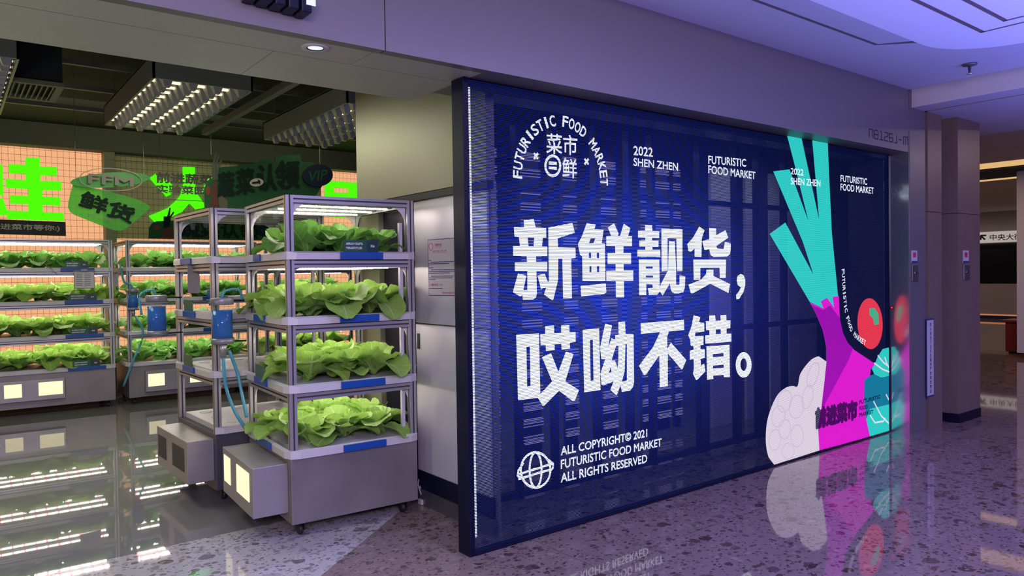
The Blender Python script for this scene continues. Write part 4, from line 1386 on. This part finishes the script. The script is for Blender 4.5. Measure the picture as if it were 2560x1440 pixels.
sign_part('arrow_oval', 'sign_pale', o7, [ellipse(886, 580, 116, 68, 28, -0.1)], YC - 0.012, t, 0.004)
sign_part('arrow', 'sign_dark', o7, [[(810, 575), (915, 560), (905, 525), (950, 555), (945, 610), (930, 605), (925, 590), (812, 605)]], YC - 0.018, t, 0.003)


def c7(u, w):
    return (510 + u / 6.737, 370 + w / 6.737)


sign_text('lettering', 'sign_dark', [('蔬', c7(240, 830), c7(500, 800), c7(240, 420)), ('菜', c7(540, 790), c7(840, 750), c7(540, 370)), ('认', c7(900, 730), c7(1220, 710), c7(900, 290)), ('领', c7(1210, 700), c7(1600, 670), c7(1210, 230))], YC - 0.010, t, 0.04)
sign_text('vip_lettering', 'sign_green', [('VIP', c7(1740, 570), c7(2060, 530), c7(1770, 400))], YC - 0.033, t, 0.03)
for px, py in ((528, 386), (800, 410)):
    p = at_y(px, py, YC)
    MB().tube([p, (p.x, p.y, 3.42)], 0.0025, 5).build('hanging_wire', M['rail_grey'], t)

YD = 10.1
t = thing('rack_top_sign', 'low green sign with radish and navy oval standing on the far middle rack', 'sign', (0, 0, 0))
sign_part('board', 'sign_green', (0, 0, 1), [[(372, 596), (373, 570), (380, 558), (392, 553), (520, 548), (600, 543), (660, 548), (690, 572), (692, 602)]], YD, t, 0.02)
sign_part('radish_motif', 'sign_radish', (0, 0, 1), [[(412, 570), (424, 568), (440, 596), (398, 596)]], YD - 0.004, t, 0.003)
sign_part('radish_leaf_motif', 'sign_dark', (0, 0, 1), [[(409, 570), (409, 541), (418, 541), (424, 519), (427, 520), (424, 541), (433, 529), (436, 531), (427, 545), (425, 570)]], YD - 0.002, t, 0.003)
sign_part('tomato_motif', 'sign_tomato', (0, 0, 1), [ellipse(392, 569, 8, 6, 20)], YD - 0.004, t, 0.003)
sign_text('lettering', 'sign_dark', [('蔬菜认领', (450, 592), (644, 596), (450, 551))], YD - 0.008, t, 0.04)
sign_part('vip_oval', 'sign_navy', (0, 0, 1), [ellipse(664, 577, 22, 15, 24)], YD - 0.006, t, 0.004)
sign_text('vip_lettering', 'sign_green', [('VIP', (652, 582), (676, 583), (653, 572))], YD - 0.009, t, 0.03)

YB = 9.86
t = thing('rack_top_board', 'charcoal board with sage lettering standing on the far left rack', 'sign', (0, 0, 0))
sign_part('board', 'board_dark', (0, 0, 1), [[(-90, 545), (164, 555), (165, 590), (-90, 583)]], YB, t, 0.02)
sign_text('lettering', 'board_text', [('前进菜市等你:)', (-27, 575), (149, 579.5), (-27, 558))], YB - 0.004, t, 0.03)

# ================================================================== PLANTS
def plant_mesh(name, seed, mat, n_leaf=15, L0=0.17, W0=0.085, flat=0.0, petiole=0.18):
    rnd = random.Random(seed)
    mb = MB()
    NU, NV = 8, 12
    for i in range(n_leaf):
        ring = i / (n_leaf - 1)                      # 0 inner ... 1 outer
        az = i * 2.399963 + rnd.uniform(-0.25, 0.25)
        el = math.radians(84 - 54 * ring - flat + rnd.uniform(-9, 9))
        Ln = L0 * (0.62 + 0.55 * ring) * rnd.uniform(0.88, 1.15)
        Wd = W0 * (0.72 + 0.42 * ring) * rnd.uniform(0.85, 1.15)
        droop = math.radians(22 + 78 * ring * rnd.uniform(0.5, 1.4))
        cup = rnd.uniform(0.15, 0.5)
        ph = rnd.uniform(0, 6.28)
        amp = rnd.uniform(0.10, 0.22)
        ca, sa = math.cos(az), math.sin(az)
        b = len(mb.v)
        r, z = 0.012, 0.0
        e = el
        twist = rnd.uniform(-0.35, 0.35)
        for v in range(NV + 1):
            tv = v / NV
            if v:
                e = el - droop * max(0, tv - 0.15) ** 1.2
                r += math.cos(e) * Ln / NV
                z += math.sin(e) * Ln / NV
            if tv < petiole:
                hw = 0.010 + 0.02 * tv
            else:
                q = (tv - petiole) / (1 - petiole)
                hw = Wd * math.sqrt(max(0.0, 1 - ((q - 0.58) / (0.60 if q < 0.58 else 0.44)) ** 2))
                hw = max(hw, 0.014 if q < 0.5 else Wd * 0.22)
            for u in range(NU + 1):
                s = (u / NU - 0.5) * 2
                up = cup * hw * s * s + amp * hw * abs(s) ** 2 * math.sin(ph + tv * 15 + (2.0 if s > 0 else 0)) * min(1, tv * 2)
                up += s * twist * hw * tv + rnd.uniform(-1, 1) * 0.0035 * min(1, tv * 2)
                off = s * hw
                nr, nz = -math.sin(e) * up, math.cos(e) * up
                x = (r + nr) * ca - off * sa
                y = (r + nr) * sa + off * ca
                mb.v.append((x, y, z + nz + 0.004))
        for v in range(NV):
            for u in range(NU):
                i0 = b + v * (NU + 1) + u
                mb.face([i0, i0 + 1, i0 + NU + 2, i0 + NU + 1],
                        [(u / NU, v / NV), ((u + 1) / NU, v / NV), ((u + 1) / NU, (v + 1) / NV), (u / NU, (v + 1) / NV)])
    return mb.mesh(name, M[mat], True)


PLANTS = {'lettuce': [plant_mesh('lettuce_plant', 10 + k, 'lettuce', 14, 0.250, 0.088) for k in range(5)],
          'pakchoi': [plant_mesh('pak_choi_plant', 40 + k, 'pakchoi', 13, 0.245, 0.074, 0, 0.36) for k in range(4)]}
ORD = ('first', 'second', 'third', 'fourth', 'fifth', 'sixth', 'seventh', 'eighth')


# ================================================================== RACKS
TRAY_Z = (0.51, 0.885, 1.275, 1.648)
TIERN = ('bottom', 'third', 'second', 'top')


def rack(label, C, heading, W, D, box_side, box=None, holders_front=(), holders_left=(), empty=False, lit=True, holes=False):
    """four-tier planter rack; its near left corner stands at C, x along the front, y towards the back"""
    root = thing('plant_rack', label, 'rack', (C[0], C[1], 0), math.radians(heading), 'planter racks of the store')
    s = 0.042
    top = 1.968
    bx(0, 0, 0.085, W, D, 0.462).build('base_cabinet', M['steel'] if not empty else M['steel_navy'], root, bevel=0.003)
    for cx in (0.07, W - 0.07):
        for cy in (0.07, D - 0.07):
            c = bx(cx - 0.03, cy - 0.03, 0.070, cx + 0.03, cy + 0.03, 0.085).box(cx - 0.022, cy - 0.02, 0.03, cx - 0.016, cy + 0.03, 0.072).box(cx + 0.016, cy - 0.02, 0.03, cx + 0.022, cy + 0.03, 0.072).build('caster', M['rubber'], root)
            MB().lathe([(0.006, -0.014), (0.026, -0.014), (0.032, -0.008), (0.032, 0.008), (0.026, 0.014), (0.006, 0.014)], 18, (cx, cy + 0.012, 0.032), 'x').build('wheel', M['rubber'], c, True)
    for cx in (s / 2, W - s / 2):
        for cy in (s / 2, D - s / 2):
            MB().profile('z', 0.462, top, cx, cy, s).build('post', [M['alu'], M['slot']], root)
    levels = [top - 0.021] + [z - 0.075 for z in TRAY_Z[1:]]
    for z in levels:
        for cy in (s / 2, D - s / 2):
            MB().profile('x', s, W - s, cy, z, s).build('rail', [M['alu'], M['slot']], root)
        for cx in (s / 2, W - s / 2):
            MB().profile('y', s, D - s, cx, z, s).build('rail', [M['alu'], M['slot']], root)
    # trays with a chamfered white lip that laps round the posts
    for k, z in enumerate(TRAY_Z):
        mb = bx(s, s, z - 0.055, W - s, D - s, z - 0.012)
        e, hlip, ch = 0.022, 0.047, 0.05

        def lip(p0, p1, nrm):
            p0, p1, nv = Vector(p0), Vector(p1), Vector(nrm)
            dr = (p1 - p0).normalized()
            prof = []
            for p, q in ((p0, p0 + dr * ch), (p1, p1 - dr * ch)):
                prof.append([p + Vector((0, 0, z - hlip)), q + nv * e + Vector((0, 0, z - hlip)), q + nv * e + Vector((0, 0, z - 0.010)), q + nv * (e - 0.02) + Vector((0, 0, z)), p + Vector((0, 0, z))])
            a, b = prof
            mb.add(a + b, [(0, 1, 2, 4), (2, 3, 4), (5, 9, 7, 6), (7, 9, 8), (0, 5, 6, 1), (1, 6, 7, 2), (2, 7, 8, 3), (3, 8, 9, 4), (4, 9, 5, 0)])
        if not (empty and k == 0):
            lip((0, -0.001, 0), (0, D + 0.001, 0), (-1, 0, 0))
        lip((-0.002, 0, 0), (W + 0.002, 0, 0), (0, -1, 0))
        lip((W, 0, 0), (W, D, 0), (1, 0, 0))
        tray = mb.build('tray', M['white'], root)
        if holes:
            for i in range(3):
                for j in range(3):
                    MB().lathe([(0.040, -0.012), (0.040, -0.008), (0.028, -0.009), (0.024, -0.016), (0.0, -0.017)], 16, (W * (i + .6) / 3.2, D * (j + .6) / 3.2, z), caps=False).build('planting_hole', M['gusset'], tray, True)
    # curved corner plates at the top of every bay, on all four faces
    for k, z in enumerate(levels):
        zt = z - s / 2
        for face in range(4):
            ln = W if face % 2 == 0 else D
            R = 0.105 if (k == 0 or face % 2) else 0.05
            for side in (0, 1):
                pts = [(0, 0), (R, 0)] + [(R - R * math.sin(a), -R * 1.05 + R * 1.05 * math.cos(a)) for a in [PI / 2 * i / 8 for i in range(1, 9)]]
                loop = []
                for u, w in pts:
                    uu = s + u if side == 0 else ln - s - u
                    dpt = {0: (uu, 0.030, zt + w), 2: (uu, D - 0.036, zt + w), 1: (W - 0.036, uu, zt + w), 3: (0.030, uu, zt + w)}[face]
                    loop.append(dpt)
                off = (0, 0.006, 0) if face % 2 == 0 else (0.006, 0, 0)
                MB().slab([loop], off).build('corner_plate', M['gusset'], root)
        # three grow lamps under the bay's top
        for j in range(3):
            yy = D * (0.22 + 0.28 * j)
            mb = bx(s + 0.02, yy - 0.015, zt + 0.004, W - s - 0.02, yy + 0.015, zt + 0.022)
            if lit:
                mb.m = 1
                mb.box(s + 0.05, yy - 0.009, zt - 0.004, W - s - 0.05, yy + 0.009, zt + 0.004)
            mb.build('grow_lamp', [M['white'], M['grow']] if lit else M['white'], root)
        bx(s, s, zt + 0.024, W - s, D - s, zt + 0.032).build('lamp_board', M['gusset'], root)
    # blue label holders with green plates
    for k, a, b, plate in holders_front:
        z = TRAY_Z[k]
        h = bx(W * a, -0.034, z - 0.046, W * b, -0.022, z - 0.004).build('label_holder', M['blue_label'], root, bevel=0.002)
        if plate:
            bx(W * (a + .03), -0.030, z - 0.004, W * (b - .04), -0.026, z + 0.068).build('label_plate', M['plate'], h)
    for k, a, b, plate in holders_left:
        z = TRAY_Z[k]
        h = bx(-0.034, D * a, z - 0.046, -0.022, D * b, z - 0.004).build('label_holder', M['blue_label'], root, bevel=0.002)
        if plate:
            bx(-0.030, D * (a + .04), z - 0.004, -0.026, D * (b - .03), z + 0.075).build('label_plate', M['plate'], h)
    # control box with square windows
    if box:
        a, b, z0, z1, dep, wins, wlit = box
        wm = M['window_lit'] if wlit else M['slot']
        if box_side == 'left':
            bb = bx(-dep, a, z0, 0, b, z1).build('control_box', M['steel_box'], root, bevel=0.003)
            for (u0, u1, w0, w1) in wins:
                bx(-dep - 0.003, a + (b - a) * u0, z0 + (z1 - z0) * w0, -dep + 0.002, a + (b - a) * u1, z0 + (z1 - z0) * w1).build('window', wm, bb)
        else:
            bb = bx(a, -dep, z0, b, 0, z1).build('control_box', M['steel_box'], root, bevel=0.003)
            for (u0, u1, w0, w1) in wins:
                bx(a + (b - a) * u0, -dep - 0.003, z0 + (z1 - z0) * w0, a + (b - a) * u1, -dep + 0.002, z0 + (z1 - z0) * w1).build('window', wm, bb)
    return root


def plants(root, W, D, rows, cols, which, where, frame):
    hd = root.rotation_euler.z
    rnd = random.Random(int(W * 1000) + rows)
    for k, kind in enumerate(which):
        if kind is None:
            continue
        for j in range(rows):
            for i in range(cols):
                u = 0.10 + (W - 0.20) * (i + 0.5) / cols + rnd.uniform(-0.025, 0.025)
                w = 0.09 + (D - 0.18) * (j + 0.5) / rows + rnd.uniform(-0.02, 0.02)
                me = rnd.choice(PLANTS[kind])
                nm = 'lettuce' if kind == 'lettuce' else 'pak_choi'
                o = bpy.data.objects.new(nm, me)
                COL.objects.link(o)
                ch, sh = math.cos(hd), math.sin(hd)
                o.location = (root.location.x + u * ch - w * sh, root.location.y + u * sh + w * ch, TRAY_Z[k] - 0.012)
                o.rotation_euler = (rnd.uniform(-0.1, 0.1), rnd.uniform(-0.1, 0.1), rnd.uniform(0, 6.28))
                sc = rnd.uniform(0.88, 1.12) * (1.14 if frame.startswith('far') else 1.0)
                o.scale = (sc, sc, sc * rnd.uniform(0.9, 1.1))
                rown = ('front', 'back') if rows == 2 else ('front', 'middle', 'back')
                kindn = 'pale leafy lettuce' if kind == 'lettuce' else 'dark leafy green'
                tag(o, '%s, %s row, %s from left, %s tray of %s' % (kindn, rown[j], ORD[i], TIERN[k], frame), 'lettuce' if kind == 'lettuce' else 'leafy green', 'leafy greens on the %s tray of %s' % (TIERN[k], frame))


R1 = rack('nearest plant rack with lettuces on four trays and a lit control box', (1.535, 4.07), -3, 0.80, 0.86, 'left',
          (0.06, 0.74, 0.145, 0.43, 0.20, ((.10, .50, .28, .86), (.72, .94, .28, .86)), True),
          ((3, .38, .72, True), (2, .37, .68, False), (1, .37, .72, False), (0, .38, .72, False)), ((3, .50, .66, False), (2, .42, .68, False), (1, .40, .70, True), (0, .34, .68, False)))
plants(R1, 0.80, 0.86, 3, 3, ('lettuce', 'lettuce', 'lettuce', 'pakchoi'), 'near', 'nearest rack')
MB().box(0.722, 0.042, 0.55, 0.742, 0.066, 1.83).build('perforated_strip', M['white'], R1)
R2 = rack('empty plant rack with unlit control box and white planting holes', (1.40, 5.06), 2, 0.80, 0.86, 'left',
          (0.04, 0.78, 0.15, 0.43, 0.17, ((.10, .46, .25, .80), (.68, .95, .25, .80)), False),
          (), ((3, .42, .70, False), (2, .35, .66, True), (1, .40, .70, True)), True, False, True)
R3 = rack('far left plant rack with four lush trays and a lit control box', (-0.03, 9.78), -2, 1.60, 0.8, 'front',
          (0.0, 1.085, 0.17, 0.40, 0.06, ((.475, .624, .22, .86), (.767, .98, .22, .86)), True),
          ((3, .67, .88, True), (2, .69, .93, True), (1, .69, .93, True), (0, .70, .94, True)))
R3b = R3
plants(R3, 1.60, 0.8, 2, 6, ('lettuce', 'lettuce', 'lettuce', 'pakchoi'), 'far', 'far left rack')
R4 = rack('far middle plant rack behind the blue cylinders, leafy trays and lit windows', (1.71, 9.72), 0, 1.55, 0.8, 'front',
          (0.17, 1.0, 0.15, 0.40, 0.08, ((.03, .25, .25, .85), (.60, .80, .25, .85)), True),
          ((3, .36, .60, False), (2, .55, .75, False), (1, .55, .75, False)))
plants(R4, 1.55, 0.8, 2, 6, ('pakchoi', 'pakchoi', 'pakchoi', 'pakchoi'), 'far', 'far middle rack')


R5 = rack('far right plant rack glimpsed through the nearest rack’s bays', (3.36, 9.72), 0, 1.25, 0.8, 'front')
plants(R5, 1.25, 0.8, 2, 4, ('lettuce', 'lettuce', 'pakchoi', 'pakchoi'), 'far', 'far right rack')
MB().box(0.722, 0.042, 0.55, 0.742, 0.066, 1.83).build('perforated_strip', M['white'], R2)


# clear hanging cups at the open left ends
def cup(label, px, py, Y, r=0.035):
    p = at_y(px, py, Y)
    t = thing('clear_cup', label, 'cup', tuple(p), 0, 'clear cups hanging in the racks')
    MB().lathe([(r, 0.05), (r * .9, 0.02), (r * .5, -0.02), (r * .42, -0.05), (0.0, -0.055)], 16).build('cup_body', M['glass'], t, True)
    MB().tube([(0, 0, 0.02), (r, 0, 0.06), (r * .5, 0, 0.09)], 0.003, 6).build('hook', M['glass'], t, True)


cup('clear plastic cup in the nearest rack’s top bay, the rear one', 647, 538, 4.80)
cup('clear plastic cup in the nearest rack’s top bay, the front one', 690, 527, 4.45)
cup('clear plastic cup in the empty rack’s top bay, the rear one', 482, 557, 5.70)
cup('clear plastic cup in the empty rack’s top bay, the front one', 514, 550, 5.30)


# blue liquid cylinders
def cylinder(label, px, y_top, y_bot, Y, wpx, arm=None, valve=True):
    c0, c1 = at_y(px, y_top, Y), at_y(px, y_bot, Y)
    H = c0.z - c1.z
    r = abs(at_y(px + wpx / 2, y_top, Y).x - at_y(px - wpx / 2, y_top, Y).x) / 2 * 0.86
    t = thing('dosing_cylinder', label, 'tank', (c1.x, Y, c1.z), 0, 'blue liquid cylinders on the racks')
    MB().lathe([(0, H), (r, H), (r * 1.08, H * .98), (r * 1.08, H * .85), (r, H * .84)], 28).build('top_cap', M['cap_grey'], t, True)
    MB().lathe([(r, H * .1), (r * 1.08, H * .1), (r * 1.08, -H * .02), (0, -H * .03)], 28).build('bottom_cap', M['cap_grey'], t, True)
    MB().lathe([(r * .98, H * .09), (r * .98, H * .86)], 28).build('clear_tube', M['glass'], t, True)
    MB().lathe([(0, H * .1), (r * .93, H * .1), (r * .93, H * .72), (0, H * .72)], 28).build('blue_liquid', M['blue_liquid'], t, True)
    if valve:
        MB().lathe([(r * .40, -H * .03), (r * .40, -H * .2), (r * .32, -H * .21), (r * .32, -H * .33), (0, -H * .33)], 18).build('valve', M['alu'], t, True)
    if arm:
        for z in (H * .93, H * .02):
            MB().tube([(0, 0, z), tuple(Vector(arm) - Vector((c1.x, Y, 0)) + Vector((0, 0, z)))], 0.006, 6).build('bracket_arm', M['black'], t)
    return t, c1, r, H


c, p, r, H = cylinder('large cylinder of blue liquid on the nearest rack’s left side', 557, 744, 856, 4.90, 62, (1.55, 4.86, 0))
MB().hose([(0, 0, -H * .3), (0.01, -0.01, -0.28), (0.06, -0.02, -0.45), (0.14, -0.03, -0.60)], 0.011, 8).build('hose', M['hose'], c, True)
MB().hose([(0.05, 0.04, -H * .2), (0.10, 0.03, -0.22), (0.12, 0.0, -0.38), (0.135, -0.02, -0.5)], 0.011, 8).build('hose', M['hose'], c, True)
MB().hose([(0, 0, H), (0.02, 0.02, H + 0.04), (0.12, 0.05, H + 0.05), (0.15, 0.05, H - 0.02)], 0.008, 8).build('hose', M['hose'], c, True)
c, p, r, H = cylinder('cylinder of blue liquid on the empty rack’s left side', 393, 738, 836, 5.85, 58, (1.40, 5.86, 0), False)
MB().hose([(0, 0, H), (-0.03, 0, H + .04), (-0.11, 0.0, H), (-0.10, 0.0, H - 0.14)], 0.008, 8).build('hose', M['hose'], c, True)
c, p, r, H = cylinder('small cylinder of blue liquid in front of the far middle rack', 333, 722, 774, 9.62, 32, (1.73, 9.74, 0))
MB().hose([(0, 0, H), (-0.02, 0, H + .05), (-0.09, 0, H + 0.09), (-0.13, 0, H + .3)], 0.012, 8).build('hose', M['hose'], c, True)
MB().hose([(0.02, 0, -H * .3), (0.1, 0, -0.3), (-0.02, 0, -0.62), (-0.12, 0.02, -0.9)], 0.012, 8).build('hose', M['hose'], c, True)
cylinder('tiny cylinder of blue liquid seen through the empty rack', 524, 716, 752, 9.55, 16, (2.65, 9.73, 0))


# clipboards
def clipboard(label, px0, py0, px1, py1, Y, mat_sheet):
    a, b = at_y(px0, py0, Y), at_y(px1, py1, Y)
    t = thing('clipboard', label, 'clipboard', ((a.x + b.x) / 2, Y, b.z), 0, 'clipboards hanging on the racks')
    w, h = (b.x - a.x) / 2, a.z - b.z
    bx(-w, -0.004, 0, w, 0.004, h).build('board', M['clip_grey'], t, bevel=0.002)
    bx(-w * .93, -0.0065, h * .03, w * .93, -0.0045, h * .90).build('sheet', M[mat_sheet], t)
    bx(-w * .35, -0.016, h * .93, w * .35, -0.0045, h * 1.08).build('clip', M['steel_dark'], t, bevel=0.004)
    if mat_sheet == 'paper':
        mb = MB()
        for k in range(7):
            zz_ = h * (.78 - k * .1)
            mb.box(-w * .8, -0.0072, zz_, -w * .2, -0.0066, zz_ + h * .025).box(0, -0.0072, zz_, w * .6, -0.0066, zz_ + h * .025)
        mb.build('printed_lines', M['print_dark'], t)


clipboard('white form on a clipboard hanging from the far left rack', 184, 676, 237, 721, 9.66, 'paper')
clipboard('blank grey clipboard hanging on the empty rack’s left end', 468, 656, 500, 733, 5.50, 'clip_grey')
clipboard('narrow pale clipboard on the side of the far middle rack', 284, 682, 296, 716, 9.9, 'paper')
